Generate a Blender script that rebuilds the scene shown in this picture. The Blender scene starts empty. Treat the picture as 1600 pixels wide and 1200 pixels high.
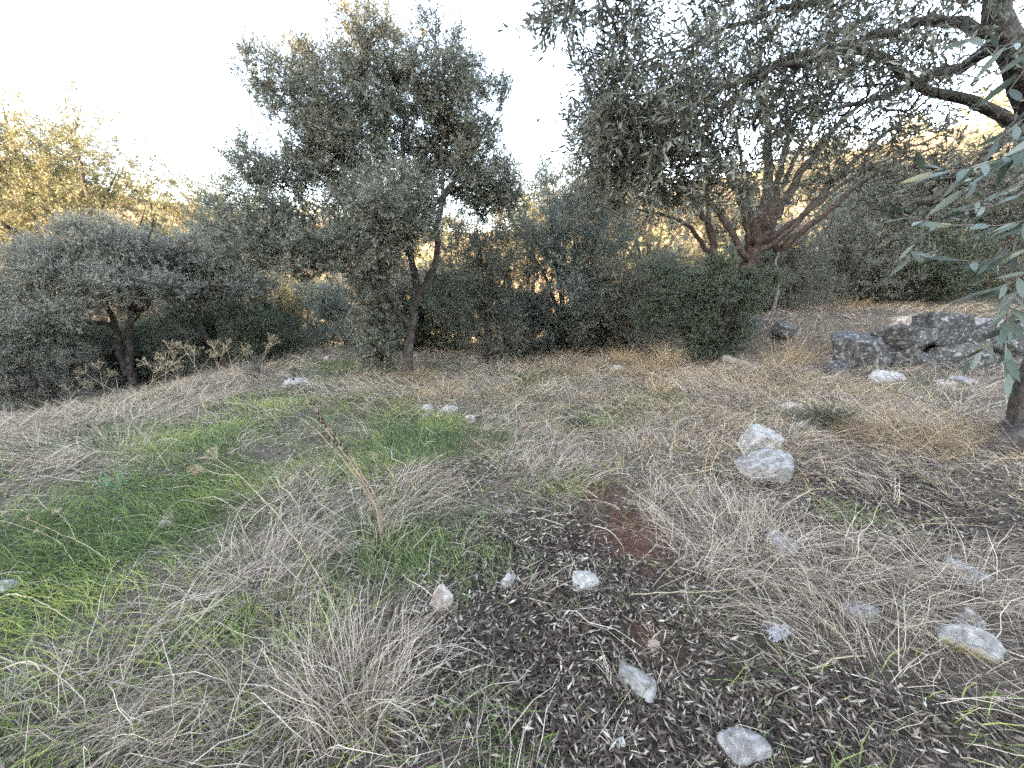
import bpy, math, random
import numpy as np
from mathutils import Vector, Matrix
R = math.radians
rng = np.random.default_rng(11)
random.seed(11)
scene = bpy.context.scene
col = scene.collection

# ------------------------------------------------------------------ camera, sky, sun, exposure
CAM_H, HORIZON, FPX = 1.55, 470.0, 603.0            # photo is 1600 x 1200
PITCH = math.atan((600 - HORIZON) / FPX)
cd = bpy.data.cameras.new('camera'); cam = bpy.data.objects.new('camera', cd); col.objects.link(cam)
cd.sensor_width = 36.0; cd.lens = FPX / 1600 * 36.0; cd.clip_start = 0.05; cd.clip_end = 2000
cam.location = (0, 0, CAM_H); cam.rotation_euler = (math.pi / 2 - PITCH, 0, 0)
scene.camera = cam

SUN_DIR = Vector((-0.6, -0.8, 0.0)).normalized(); SUN_EL = R(10.5)
sun_vec = Vector((SUN_DIR.x * math.cos(SUN_EL), SUN_DIR.y * math.cos(SUN_EL), math.sin(SUN_EL)))
world = bpy.data.worlds.new('World'); scene.world = world; world.use_nodes = True
wn = world.node_tree.nodes; wl = world.node_tree.links
bg = wn['Background']; sky = wn.new('ShaderNodeTexSky'); sky.sky_type = 'NISHITA'; sky.sun_disc = False
sky.sun_elevation = SUN_EL; sky.sun_rotation = math.atan2(sun_vec.x, sun_vec.y)
sky.air_density = 1.0; sky.dust_density = 0.3; sky.ozone_density = 0.6
world.cycles.sampling_method = 'NONE'
wl.new(sky.outputs[0], bg.inputs[0]); bg.inputs[1].default_value = 0.15
sl = bpy.data.lights.new('sun', 'SUN'); so = bpy.data.objects.new('sun', sl); col.objects.link(so)
sl.energy = 3.0; sl.angle = R(0.6); sl.color = (1.0, 0.84, 0.62)
so.rotation_euler = sun_vec.to_track_quat('Z', 'Y').to_euler()
vs = scene.view_settings
vs.view_transform = 'Standard'; vs.look = 'None'; vs.gamma = 1.0; vs.exposure = 4.0
vs.use_white_balance = True; vs.white_balance_temperature = 7700; vs.white_balance_tint = 21
scene.render.engine = 'CYCLES'
scene.cycles.use_denoising = False
scene.cycles.max_bounces = 5; scene.cycles.diffuse_bounces = 3; scene.cycles.glossy_bounces = 2
scene.cycles.transmission_bounces = 3; scene.cycles.transparent_max_bounces = 4
scene.cycles.use_adaptive_sampling = True; scene.cycles.adaptive_threshold = 0.015

# ------------------------------------------------------------------ small numeric helpers
def sm(a, b, x):
    t = np.clip((x - a) / (b - a), 0, 1); return t * t * (3 - 2 * t)
def _h(ix, iy, s):
    n = (ix.astype(np.int64) * 374761393 + iy.astype(np.int64) * 668265263 + s * 1442695041) & 0x7fffffff
    n = ((n ^ (n >> 13)) * 1274126177) & 0x7fffffff
    return ((n ^ (n >> 16)) & 0xffff) / 65535.0
def vnoise(x, y, s=0):
    x = np.asarray(x, float); y = np.asarray(y, float)
    ix = np.floor(x); iy = np.floor(y); fx = x - ix; fy = y - iy
    fx = fx * fx * (3 - 2 * fx); fy = fy * fy * (3 - 2 * fy)
    a = _h(ix, iy, s); b = _h(ix + 1, iy, s); c = _h(ix, iy + 1, s); d = _h(ix + 1, iy + 1, s)
    return (a * (1 - fx) + b * fx) * (1 - fy) + (c * (1 - fx) + d * fx) * fy
def fbm(x, y, s=0, o=3):
    v = 0; a = 0.5
    for k in range(o):
        v = v + a * vnoise(x * 2 ** k + 17.3 * k, y * 2 ** k - 9.1 * k, s + k); a *= 0.5
    return v
def unit(v):
    return v / np.maximum(np.linalg.norm(v, axis=-1, keepdims=True), 1e-9)
def rdir(n, g=rng):
    return unit(g.normal(size=(n, 3)))

HA = np.radians([-180, -140, -90, -53, -35, -20, 0, 15, 30, 55, 90, 140, 180])
HE = np.array([0.12, 0.10, 0.16, 0.235, 0.225, 0.225, 0.215, 0.22, 0.26, 0.26, 0.22, 0.16, 0.12]) * 170
def terrain(x, y):
    x = np.asarray(x, float); y = np.asarray(y, float)
    r = np.hypot(x, y); az = np.arctan2(x, y)
    z = 0.035 * np.clip(x - 1, 0, 12)
    z = z - 0.19 * np.clip(-5.6 - x, 0, 6.5)
    z = z - 0.12 * np.clip(y - 14, 0, 45) * sm(9, 2, x) + 0.03 * np.clip(y - 12, 0, 40) * sm(2, 9, x)
    yl = 9.35 + 0.12 * np.sin(x * 1.7) - 0.05 * (x - 8)
    z = z + 0.80 * sm(4.3, 7.3, x) * sm(yl, yl + 0.45, y) + 0.085 * np.clip(y - yl - .4, 0, 5) * sm(3.5, 7, x)
    shade_ridge = np.clip(30.2 + 0.25 * x, 8, 27) * sm(-7, -50, y) * (1 - .7 * sm(-26, 6, x))  # unseen rise behind the camera, added and shaped to keep sun off the foreground
    hill = np.interp(az, HA, HE) * sm(48, 175, r)
    hill = hill + sm(60, 140, r) * 7 * (fbm(x * .02, y * .02, 3) - .45)
    z = z + np.maximum(shade_ridge, hill)
    near = sm(60, 10, r)
    z = z + near * (0.16 * (fbm(x * .55, y * .55, 5) - .45) + (0.05 + .05 * sm(2.5, 5, y)) * (vnoise(x * 2.7, y * 2.7, 8) - .5) + 0.018 * (vnoise(x * 9, y * 9, 9) - .5))
    return z
def terr(x, y): return float(terrain(np.array([x]), np.array([y]))[0])
CAMZ = CAM_H + terr(0, 0); cam.location.z = CAMZ

sp_, cp_ = math.sin(PITCH), math.cos(PITCH)
def raydir(u, v):
    a = (u - 800) / FPX; b = (600 - v) / FPX
    return np.array([a, cp_ + b * sp_, -sp_ + b * cp_])
def P(u, v, y):                                     # the point seen at photo pixel (u, v), y metres ahead
    d = raydir(u, v); return np.array([0, 0, CAMZ]) + d * (y / d[1])
def G(u, v):                                        # where that line of sight meets the ground
    d = raydir(u, v); t = np.arange(0.6, 40, .01)
    p = np.array([0, 0, CAMZ]) + d[None] * t[:, None]; hit = p[:, 2] < terrain(p[:, 0], p[:, 1])
    k = int(np.argmax(hit)) if hit.any() else len(t) - 1
    return np.array([p[k, 0], p[k, 1], terr(p[k, 0], p[k, 1])])
def axd(p): return p[1] * cp_ - (p[2] - CAMZ) * sp_     # depth along the lens axis

# ------------------------------------------------------------------ object helpers
def mesh_np(name, verts, quads=None, tris=None, rnd=None, smooth=False, extra=None):
    me = bpy.data.meshes.new(name)
    verts = np.asarray(verts, np.float32)
    nq = 0 if quads is None else len(quads); nt = 0 if tris is None else len(tris)
    me.vertices.add(len(verts)); me.vertices.foreach_set('co', verts.ravel())
    idx = []; tot = []
    if nq: idx.append(np.asarray(quads, np.int32).ravel()); tot.append(np.full(nq, 4, np.int32))
    if nt: idx.append(np.asarray(tris, np.int32).ravel()); tot.append(np.full(nt, 3, np.int32))
    idx = np.concatenate(idx); tot = np.concatenate(tot)
    me.loops.add(len(idx)); me.loops.foreach_set('vertex_index', idx)
    me.polygons.add(len(tot)); st = np.concatenate([[0], np.cumsum(tot)[:-1]]).astype(np.int32)
    me.polygons.foreach_set('loop_start', st)
    if smooth: me.polygons.foreach_set('use_smooth', np.ones(len(tot), bool))
    if rnd is not None:
        at = me.attributes.new('rnd', 'FLOAT', 'POINT'); at.data.foreach_set('value', np.asarray(rnd, np.float32))
    for k, vv in (extra or {}).items():
        at = me.attributes.new(k, 'FLOAT', 'POINT'); at.data.foreach_set('value', np.asarray(vv, np.float32))
    me.update(calc_edges=True)
    return me
def obj(name, me, mat=None, parent=None):
    o = bpy.data.objects.new(name, me); col.objects.link(o)
    if mat is not None and not me.materials: me.materials.append(mat)
    if parent is not None: o.parent = parent
    return o
def tag(o, label=None, cat=None, group=None, kind=None):
    for k, v in (('label', label), ('category', cat), ('group', group), ('kind', kind)):
        if v: o[k] = v
    return o
def empty(name, loc, label, cat, group=None):
    o = bpy.data.objects.new(name, None); col.objects.link(o); o.location = [float(c) for c in loc]
    o.empty_display_size = 0.2
    return tag(o, label, cat, group)
def copy_tree(root, loc, rz=0, s=1.0, label=None, group=None, mat=None):
    def cp(o, par):
        c = o.copy(); col.objects.link(c); c.parent = par
        for ch in list(o.children): cp(ch, c)
        return c
    c = cp(root, None); c.location = [float(v) for v in loc]; c.rotation_euler = (0, 0, rz)
    c.scale = (s, s, s) if np.isscalar(s) else s
    if label: c['label'] = label
    if group: c['group'] = group
    if mat:
        for ch in c.children:
            if ch.name.startswith('crown'): ch.material_slots[0].link = 'OBJECT'; ch.material_slots[0].material = M[mat]
    return c

# ------------------------------------------------------------------ materials
def newmat(name):
    m = bpy.data.materials.new(name); m.use_nodes = True
    nt = m.node_tree; b = nt.nodes['Principled BSDF']; return m, nt, b
def ramp(nt, stops):
    n = nt.nodes.new('ShaderNodeValToRGB'); e = n.color_ramp.elements
    while len(e) > 1: e.remove(e[-1])
    e[0].position = stops[0][0]; e[0].color = (*stops[0][1], 1)
    for p, c in stops[1:]:
        k = e.new(p); k.color = (*c, 1)
    return n
def strand_mat(name, stops, rough=.6, trans=.25, spec=.25, use_obj=False):
    m, nt, b = newmat(name); L = nt.links
    r = ramp(nt, stops)
    if use_obj:
        a = nt.nodes.new('ShaderNodeObjectInfo'); L.new(a.outputs['Random'], r.inputs[0])
    else:
        a = nt.nodes.new('ShaderNodeAttribute'); a.attribute_name = 'rnd'; L.new(a.outputs['Fac'], r.inputs[0])
    L.new(r.outputs[0], b.inputs['Base Color']); b.inputs['Roughness'].default_value = rough
    b.inputs['Specular IOR Level'].default_value = spec
    if trans > 0:
        t = nt.nodes.new('ShaderNodeBsdfTranslucent'); mx = nt.nodes.new('ShaderNodeMixShader'); mx.inputs[0].default_value = trans
        L.new(r.outputs[0], t.inputs[0]); L.new(b.outputs[0], mx.inputs[1]); L.new(t.outputs[0], mx.inputs[2])
        L.new(mx.outputs[0], nt.nodes['Material Output'].inputs[0])
    return m
def noise_mat(name, stops, scale=8, detail=8, rough=.9, bump=.4, bscale=30, dist=.02, coord='Object', distort=0.3, spec=.2):
    m, nt, b = newmat(name); L = nt.links
    tc = nt.nodes.new('ShaderNodeTexCoord'); n = nt.nodes.new('ShaderNodeTexNoise')
    n.inputs['Scale'].default_value = scale; n.inputs['Detail'].default_value = detail; n.inputs['Roughness'].default_value = .65
    n.inputs['Distortion'].default_value = distort
    L.new(tc.outputs[coord], n.inputs['Vector']); r = ramp(nt, stops); L.new(n.outputs['Fac'], r.inputs[0])
    L.new(r.outputs[0], b.inputs['Base Color']); b.inputs['Roughness'].default_value = rough; b.inputs['Specular IOR Level'].default_value = spec
    n2 = nt.nodes.new('ShaderNodeTexNoise'); n2.inputs['Scale'].default_value = bscale; n2.inputs['Detail'].default_value = 6
    L.new(tc.outputs[coord], n2.inputs['Vector'])
    bp = nt.nodes.new('ShaderNodeBump'); bp.inputs['Strength'].default_value = bump; bp.inputs['Distance'].default_value = dist
    L.new(n2.outputs['Fac'], bp.inputs['Height']); L.new(bp.outputs[0], b.inputs['Normal'])
    return m

M = {}
M['leaf'] = strand_mat('olive_leaf', [(0, (.070, .078, .054)), (.45, (.148, .158, .116)), (.75, (.225, .232, .182)), (.92, (.32, .32, .275)), (1, (.26, .20, .09))], .5, .36, .35)
M['leaf_sunlit'] = strand_mat('olive_leaf_sunlit', [(0, (.09, .09, .04)), (.5, (.17, .165, .080)), (.85, (.25, .24, .13)), (1, (.33, .31, .20))], .5, .36, .3)  # yellower, brighter leaf colour: sunlight on the background trees is put into it
M['leaf_silver'] = strand_mat('silver_olive_leaf', [(0, (.105, .110, .085)), (.5, (.20, .205, .16)), (.85, (.29, .29, .24)), (1, (.36, .355, .30))], .55, .36, .3)
M['leaf_blue'] = strand_mat('blue_green_leaf', [(0, (.085, .105, .085)), (.5, (.16, .19, .155)), (.85, (.23, .26, .215)), (1, (.30, .32, .27))], .5, .36, .3)
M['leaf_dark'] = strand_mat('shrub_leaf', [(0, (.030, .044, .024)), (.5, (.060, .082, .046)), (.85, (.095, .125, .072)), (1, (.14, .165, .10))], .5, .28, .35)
M['leaf_grey'] = strand_mat('wild_olive_leaf', [(0, (.072, .076, .055)), (.5, (.152, .155, .115)), (.85, (.228, .228, .178)), (1, (.30, .295, .24))], .55, .34, .3)
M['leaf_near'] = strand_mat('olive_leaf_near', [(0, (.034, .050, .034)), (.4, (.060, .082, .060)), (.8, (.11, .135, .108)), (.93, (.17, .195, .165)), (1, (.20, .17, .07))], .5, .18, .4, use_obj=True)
M['bark'] = noise_mat('olive_bark', [(.3, (.024, .019, .016)), (.5, (.062, .050, .042)), (.72, (.14, .12, .105))], 9, 8, .95, .8, 34, .02)
M['bark_red'] = noise_mat('stringy_bark', [(.3, (.018, .012, .009)), (.5, (.042, .029, .022)), (.72, (.088, .066, .052))], 9, 8, .95, .8, 34, .02)
M['twig'] = noise_mat('olive_twig', [(.3, (.085, .068, .058)), (.55, (.17, .14, .12)), (.75, (.27, .235, .21))], 5, 4, .9, .0, 30, .01)
M['twig_pale'] = noise_mat('pale_bark', [(.3, (.12, .09, .07)), (.55, (.26, .21, .17)), (.75, (.38, .33, .28))], 12, 5, .9, .5, 60, .01)
M['straw'] = strand_mat('dry_grass_blades', [(0, (.10, .075, .058)), (.3, (.24, .188, .145)), (.65, (.44, .36, .285)), (.9, (.62, .53, .43)), (1, (.64, .52, .34))], .7, .2, .15)
M['gold'] = strand_mat('golden_grass_blades', [(0, (.15, .10, .055)), (.4, (.35, .245, .14)), (.8, (.56, .42, .25)), (1, (.66, .52, .32))], .7, .2, .15)
M['rust'] = strand_mat('rusty_grass_blades', [(0, (.10, .06, .035)), (.5, (.24, .15, .085)), (1, (.40, .28, .17))], .7, .2, .15)
M['green'] = strand_mat('green_grass_blades', [(0, (.085, .120, .045)), (.4, (.155, .215, .075)), (.72, (.25, .31, .10)), (1, (.42, .42, .13))], .5, .35, .25)
M['herb'] = strand_mat('herb_leaves', [(0, (.03, .075, .025)), (.6, (.065, .15, .05)), (1, (.13, .22, .07))], .5, .3, .3)
M['litter'] = strand_mat('fallen_leaf', [(0, (.022, .014, .010)), (.45, (.060, .040, .029)), (.72, (.13, .095, .070)), (.88, (.26, .21, .165)), (1, (.48, .41, .33))], .65, .05, .25)
M['stalk'] = noise_mat('dry_stalk', [(.3, (.26, .19, .12)), (.6, (.46, .37, .24)), (.8, (.58, .50, .36))], 20, 3, .8, .2, 80, .004)
M['stalk_brown'] = noise_mat('brown_stalk', [(.3, (.17, .115, .08)), (.6, (.33, .235, .165)), (.8, (.44, .34, .25))], 20, 3, .8, .2, 80, .004)
M['seed'] = noise_mat('seed_capsule', [(.3, (.025, .016, .012)), (.7, (.08, .05, .035))], 30, 3, .9, .2, 80, .004)
M['asphodel'] = strand_mat('asphodel_leaf', [(0, (.10, .20, .12)), (1, (.20, .32, .20))], .4, .3, .4, use_obj=True)
M['film'] = noise_mat('white_film', [(.3, (.26, .25, .25)), (.7, (.44, .42, .42))], 14, 4, .5, .4, 40, .01)

def rock_mat(name, base, dark, lich, pit=.45, lichen_scale=18, moss=None):
    m, nt, b = newmat(name); L = nt.links
    tc = nt.nodes.new('ShaderNodeTexCoord')
    n = nt.nodes.new('ShaderNodeTexNoise'); n.inputs['Scale'].default_value = lichen_scale; n.inputs['Detail'].default_value = 6; n.inputs['Roughness'].default_value = .62
    n.inputs['Distortion'].default_value = .6
    L.new(tc.outputs['Object'], n.inputs['Vector'])
    r = ramp(nt, [(.26, dark), (pit - .06, tuple(.5 * (a + c) for a, c in zip(dark, base))), (pit + .06, base), (pit + .16, lich)])
    L.new(n.outputs['Fac'], r.inputs[0])
    out = r.outputs[0]
    if moss:
        n3 = nt.nodes.new('ShaderNodeTexNoise'); n3.inputs['Scale'].default_value = 4.5; n3.inputs['Detail'].default_value = 4
        L.new(tc.outputs['Object'], n3.inputs['Vector'])
        r3 = ramp(nt, [(.50, (0, 0, 0)), (.60, (1, 1, 1))]); L.new(n3.outputs['Fac'], r3.inputs[0])
        mx = nt.nodes.new('ShaderNodeMix'); mx.data_type = 'RGBA'
        L.new(r3.outputs[0], mx.inputs['Factor']); L.new(out, mx.inputs['A']); mx.inputs['B'].default_value = (*moss, 1)
        out = mx.outputs['Result']
    L.new(out, b.inputs['Base Color']); b.inputs['Roughness'].default_value = .9; b.inputs['Specular IOR Level'].default_value = .2
    n2 = nt.nodes.new('ShaderNodeTexNoise'); n2.inputs['Scale'].default_value = lichen_scale * 2.2; n2.inputs['Detail'].default_value = 8
    L.new(tc.outputs['Object'], n2.inputs['Vector'])
    bp = nt.nodes.new('ShaderNodeBump'); bp.inputs['Strength'].default_value = .7; bp.inputs['Distance'].default_value = .012
    L.new(n2.outputs['Fac'], bp.inputs['Height']); L.new(bp.outputs[0], b.inputs['Normal'])
    return m
M['rock_white'] = rock_mat('white_limestone', (.25, .232, .21), (.09, .070, .052), (.36, .342, .318), .40, 22)
M['rock_grey'] = rock_mat('grey_limestone', (.175, .162, .148), (.055, .046, .037), (.27, .255, .238), .42, 22)
M['rock_tan'] = rock_mat('tan_limestone', (.27, .21, .17), (.09, .065, .05), (.40, .36, .32), .42)
M['rock_black'] = rock_mat('lichened_limestone', (.085, .080, .074), (.014, .0132, .0125), (.27, .26, .245), .50, 15)
M['rock_moss'] = rock_mat('mossy_limestone', (.22, .215, .20), (.06, .057, .05), (.33, .32, .30), .42, 18, (.20, .16, .035))

# ------------------------------------------------------------------ the ground
def axis(lo, hi, fine_lo, fine_hi, step, grow=1.16):
    a = list(np.arange(fine_lo, fine_hi + 1e-6, step)); s = step; v = a[0]; left = []
    while v > lo: s *= grow; v -= s; left.append(v)
    s = step; v = a[-1]; right = []
    while v < hi: s *= grow; v += s; right.append(v)
    return np.array(left[::-1] + a + right)
xs = axis(-420, 420, -9, 11.5, .13); ys = axis(-260, 520, .3, 13, .11)
XX, YY = np.meshgrid(xs, ys); ZZ = terrain(XX, YY)
nx, ny = len(xs), len(ys)
i0 = (np.arange(ny - 1)[:, None] * nx + np.arange(nx - 1)[None, :]).ravel()
gq = np.stack([i0, i0 + 1, i0 + nx + 1, i0 + nx], 1)
gv = np.stack([XX.ravel(), YY.ravel(), ZZ.ravel()], 1)

# where grass, straw, litter and bare soil lie (world ellipses found from places in the photo)
def blob(u, v, ru, rv, w=1.0):
    c = G(u, v); a = G(u, v - rv); b = G(u, min(v + rv, 1199))
    rx = ru * axd(c) / FPX; ry = max(abs(a[1] - b[1]) / 2, .08)
    return (c[0], c[1], rx, ry, w)
BL = {}
BL['green'] = [blob(*a) for a in [(130, 850, 210, 120, 1.3), (60, 960, 120, 70, 1.1), (300, 780, 90, 50, .9), (270, 690, 110, 28, 1.2), (440, 630, 90, 22, .9), (540, 570, 50, 14, 1.2),
    (660, 690, 120, 28, 1.15), (530, 720, 70, 30, .7), (660, 860, 110, 55, 1.2), (480, 1010, 80, 50, .45), (330, 980, 80, 45, .8), (430, 1120, 120, 60, .55), (800, 1180, 60, 35, .7), (760, 1110, 60, 40, .5),
    (850, 590, 80, 16, .7), (880, 760, 50, 25, .6), (1010, 620, 60, 18, .5), (950, 660, 60, 18, .6), (1330, 810, 50, 22, .7), (1270, 650, 70, 18, .4), (1420, 610, 90, 18, .4), (1480, 690, 80, 20, .35), (1540, 1150, 60, 40, .4),
    (90, 690, 90, 25, .5), (600, 800, 60, 40, .5), (40, 1090, 90, 60, .6), (1480, 497, 40, 8, 1.2), (880, 545, 60, 8, .7)]]
BL['litter'] = [blob(*a) for a in [(860, 880, 170, 85, 1.3), (880, 1010, 230, 120, 1.4), (1000, 1120, 260, 90, 1.4), (1250, 1120, 200, 90, 1.1), (1450, 1140, 160, 70, .8), (700, 745, 90, 20, .9), (1180, 780, 120, 45, .8), (1400, 790, 180, 60, .8), (760, 1000, 90, 70, .8)]]
BL['soil'] = [blob(*a) for a in [(985, 835, 62, 50, 1.5), (930, 770, 48, 28, 1.3), (1010, 1000, 34, 36, 1.3), (1060, 1035, 30, 18, .9), (985, 1185, 22, 14, .9), (1180, 575, 60, 8, .6)]]
BL['gold'] = [blob(*a) for a in [(1120, 690, 280, 60, .45), (720, 620, 200, 20, .45), (1000, 572, 170, 24, 1.3), (1150, 592, 170, 28, 1.3), (1280, 605, 140, 28, 1.2), (1410, 670, 140, 40, 1.2), (640, 600, 90, 18, .8), (1050, 640, 120, 28, .7), (300, 600, 140, 12, .5), (1360, 480, 70, 8, .9), (1280, 478, 80, 8, .9), (1460, 482, 90, 8, .9), (1560, 485, 90, 8, .8), (1180, 520, 70, 12, .8)]]
BL['mat'] = [blob(*a) for a in [(110, 735, 150, 28, 1.2), (120, 660, 190, 30, 1.2), (400, 900, 110, 80, 1.0), (460, 770, 60, 40, .9), (260, 700, 60, 14, .8), (570, 1080, 130, 100, 1.1), (660, 760, 80, 34, 1.2), (1120, 830, 160, 80, 1.1), (1380, 900, 220, 80, 1.0), (1050, 690, 150, 50, .9), (300, 1110, 180, 80, 1.0), (850, 700, 90, 60, .8), (560, 610, 110, 18, .8), (800, 600, 100, 20, .9), (1500, 1000, 140, 80, .8), (1380, 740, 200, 40, .6), (1230, 640, 150, 40, .6)]]
def zone(k, x, y):
    s = np.zeros_like(np.asarray(x, float))
    for cx, cy, rx, ry, w in BL[k]:
        s = np.maximum(s, w * np.exp(-(((x - cx) / rx) ** 2 + ((y - cy) / ry) ** 2) * 1.1))
    return s
def breakup(x, y, s): return fbm(x * 2.3, y * 2.3, s, 4)

gz_green = np.clip((zone('green', XX, YY) + .45 * sm(2.2, -.6, XX) * sm(.40, .62, fbm(XX * 1.3, YY * 1.3, 66)) * sm(14, 10, np.hypot(XX, YY))) * (0.35 + 1.4 * breakup(XX, YY, 31)), 0, 1).ravel()
gz_soil = np.clip(zone('soil', XX, YY) * (0.35 + 1.5 * fbm(XX * 5, YY * 5, 37, 4)), 0, 1).ravel()
gz_lit = np.clip(zone('litter', XX, YY), 0, 1).ravel()
rr = np.hypot(XX, YY).ravel()
m, nt, b = newmat('ground_earth'); L = nt.links
tc = nt.nodes.new('ShaderNodeTexCoord')
def tex(scale, detail=6, rough=.65):
    n = nt.nodes.new('ShaderNodeTexNoise'); n.inputs['Scale'].default_value = scale; n.inputs['Detail'].default_value = detail; n.inputs['Roughness'].default_value = rough
    L.new(tc.outputs['Object'], n.inputs['Vector']); return n
def mixc(f, a, bb):
    x = nt.nodes.new('ShaderNodeMix'); x.data_type = 'RGBA'
    for s, val in (('Factor', f), ('A', a), ('B', bb)):
        if isinstance(val, tuple): x.inputs[s].default_value = (*val, 1)
        else: L.new(val, x.inputs[s])
    return x.outputs['Result']
def attr(n):
    a = nt.nodes.new('ShaderNodeAttribute'); a.attribute_name = n; return a.outputs['Fac']
n1 = tex(22, 10, .75); n2 = tex(2.2, 5); n3 = tex(90, 4)
r1 = ramp(nt, [(.32, (.038, .030, .023)), (.5, (.095, .076, .058)), (.68, (.20, .165, .125))]); L.new(n1.outputs['Fac'], r1.inputs[0])
rg = ramp(nt, [(.3, (.026, .036, .016)), (.7, (.070, .085, .038))]); L.new(n1.outputs['Fac'], rg.inputs[0])
rs = ramp(nt, [(.3, (.040, .018, .012)), (.5, (.080, .036, .025)), (.75, (.14, .075, .055))]); L.new(n1.outputs['Fac'], rs.inputs[0])
rf = ramp(nt, [(.35, (.16, .115, .07)), (.5, (.30, .22, .14)), (.62, (.13, .14, .06)), (.75, (.34, .24, .16))]); L.new(tex(.06, 9, .7).outputs['Fac'], rf.inputs[0])
rl = ramp(nt, [(.3, (.012, .008, .006)), (.7, (.040, .028, .020))]); L.new(n3.outputs['Fac'], rl.inputs[0])
c = mixc(attr('litter'), r1.outputs[0], rl.outputs[0])
c = mixc(attr('green'), c, rg.outputs[0]); c = mixc(attr('soil'), c, rs.outputs[0]); c = mixc(attr('far'), c, rf.outputs[0])
L.new(c, b.inputs['Base Color']); b.inputs['Roughness'].default_value = .95; b.inputs['Specular IOR Level'].default_value = .15
bp = nt.nodes.new('ShaderNodeBump'); bp.inputs['Strength'].default_value = .7; bp.inputs['Distance'].default_value = .02
L.new(n3.outputs['Fac'], bp.inputs['Height']); L.new(bp.outputs[0], b.inputs['Normal'])
M['ground'] = m
ground = obj('ground', mesh_np('ground', gv, gq, smooth=True, extra=dict(green=gz_green, soil=gz_soil, litter=gz_lit, far=sm(14, 40, rr))), M['ground'])
tag(ground, 'olive grove ground of dark earth falling away to distant hills', 'ground', kind='structure')

# ------------------------------------------------------------------ leaves, twigs and branches
def leaf_quads(base, d, n, length, width):
    s = unit(np.cross(d, n)); nn = np.cross(s, d)
    L_ = length[:, None]; W_ = width[:, None]
    mid = base + d * L_ * .48 - nn * W_ * .35
    v = np.stack([base, mid + s * W_ * .5, base + d * L_ + nn * L_ * -.04, mid - s * W_ * .5], 1).reshape(-1, 3)
    q = np.arange(len(v)).reshape(-1, 4)
    return v, q
def leaf_tris(base, d, n, length, width):
    s = unit(np.cross(d, n)) * (width * .5)[:, None]; b_ = base + d * (length * .25)[:, None]
    v = np.stack([b_ - s, b_ + s, base + d * length[:, None]], 1).reshape(-1, 3)
    return v, np.arange(len(v)).reshape(-1, 3)
def tubes3(a, bb, ra, rb):
    d = unit(bb - a); ref = np.where(np.abs(d[:, 2:3]) < .8, np.array([[0, 0, 1.]]), np.array([[1., 0, 0]]))
    s = unit(np.cross(d, ref)); t = np.cross(d, s); V = []
    for k in range(3):
        w = s * math.cos(2.0944 * k) + t * math.sin(2.0944 * k); V += [a + w * ra[:, None], bb + w * rb[:, None]]
    v = np.stack(V, 1).reshape(-1, 3); n = len(a); o = (np.arange(n) * 6)[:, None]
    q = np.concatenate([o + np.array([[0, 2, 3, 1]]), o + np.array([[2, 4, 5, 3]]), o + np.array([[4, 0, 1, 5]])])
    return v, q
def branch_mesh(pos, par, rad, minr=0.0):
    n = len(pos); pos = np.asarray(pos); rad = np.asarray(rad)
    main = np.full(n, -1); best = np.zeros(n)
    for i in range(1, n):
        p = par[i]
        if rad[i] > best[p]: best[p] = rad[i]; main[p] = i
    chain_k = np.zeros(n, int); V = []; Q = []; ring = [None] * n; cnt = 0
    roots = [i for i in range(n) if par[i] < 0 or main[par[i]] != i]
    for rt in roots:
        ch = [rt]
        while main[ch[-1]] >= 0: ch.append(main[ch[-1]])
        pts = [pos[c] for c in ch]; rs_ = [rad[c] for c in ch]
        if par[rt] >= 0: pts = [pos[par[rt]]] + pts; rs_ = [min(rad[rt] * 1.15, rad[par[rt]])] + rs_
        if len(pts) < 2: continue
        k = 12 if rs_[0] > .05 else 7 if rs_[0] > .018 else 4 if rs_[0] > .006 else 3
        pts = np.array(pts); rs_ = np.array(rs_)
        d = np.gradient(pts, axis=0); d = unit(d); md = unit(d.mean(0)[None])[0]
        ref = np.eye(3)[np.argmin(np.abs(md))]
        s = unit(np.cross(d, ref)); t = np.cross(d, s)
        a = np.arange(k) * 2 * math.pi / k
        if k == 12:
            fl = 1 + .13 * np.sin(a * 3 + rt) + .08 * np.sin(a * 5 + 1.3)
        else: fl = np.ones(k)
        rg_ = pts[:, None] + (s[:, None] * np.cos(a)[None, :, None] + t[:, None] * np.sin(a)[None, :, None]) * (rs_[:, None] * fl[None])[:, :, None]
        V.append(rg_.reshape(-1, 3)); m_ = len(pts)
        o = cnt + (np.arange(m_ - 1)[:, None] * k + np.arange(k)[None])
        o2 = cnt + (np.arange(m_ - 1)[:, None] * k + (np.arange(k)[None] + 1) % k)
        Q.append(np.stack([o.ravel(), o2.ravel(), (o2 + k).ravel(), (o + k).ravel()], 1)); cnt += m_ * k
    return np.concatenate(V), np.concatenate(Q)

def smooth_path(pts, step, g, wob=.02):
    pts = np.array(pts, float); out = [pts[0]]
    P_ = np.vstack([2 * pts[0] - pts[1], pts, 2 * pts[-1] - pts[-2]])
    for i in range(1, len(P_) - 2):
        p0, p1, p2, p3 = P_[i - 1:i + 3]; n = max(1, int(np.linalg.norm((p2 - p1)[:3]) / step))
        for k in range(1, n + 1):
            t = k / n
            q = .5 * (2 * p1 + (p2 - p0) * t + (2 * p0 - 5 * p1 + 4 * p2 - p3) * t * t + (3 * p1 - p0 - 3 * p2 + p3) * t ** 3)
            if k < n: q[:3] += g.normal(size=3) * wob
            out.append(q)
    return np.array(out)

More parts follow.
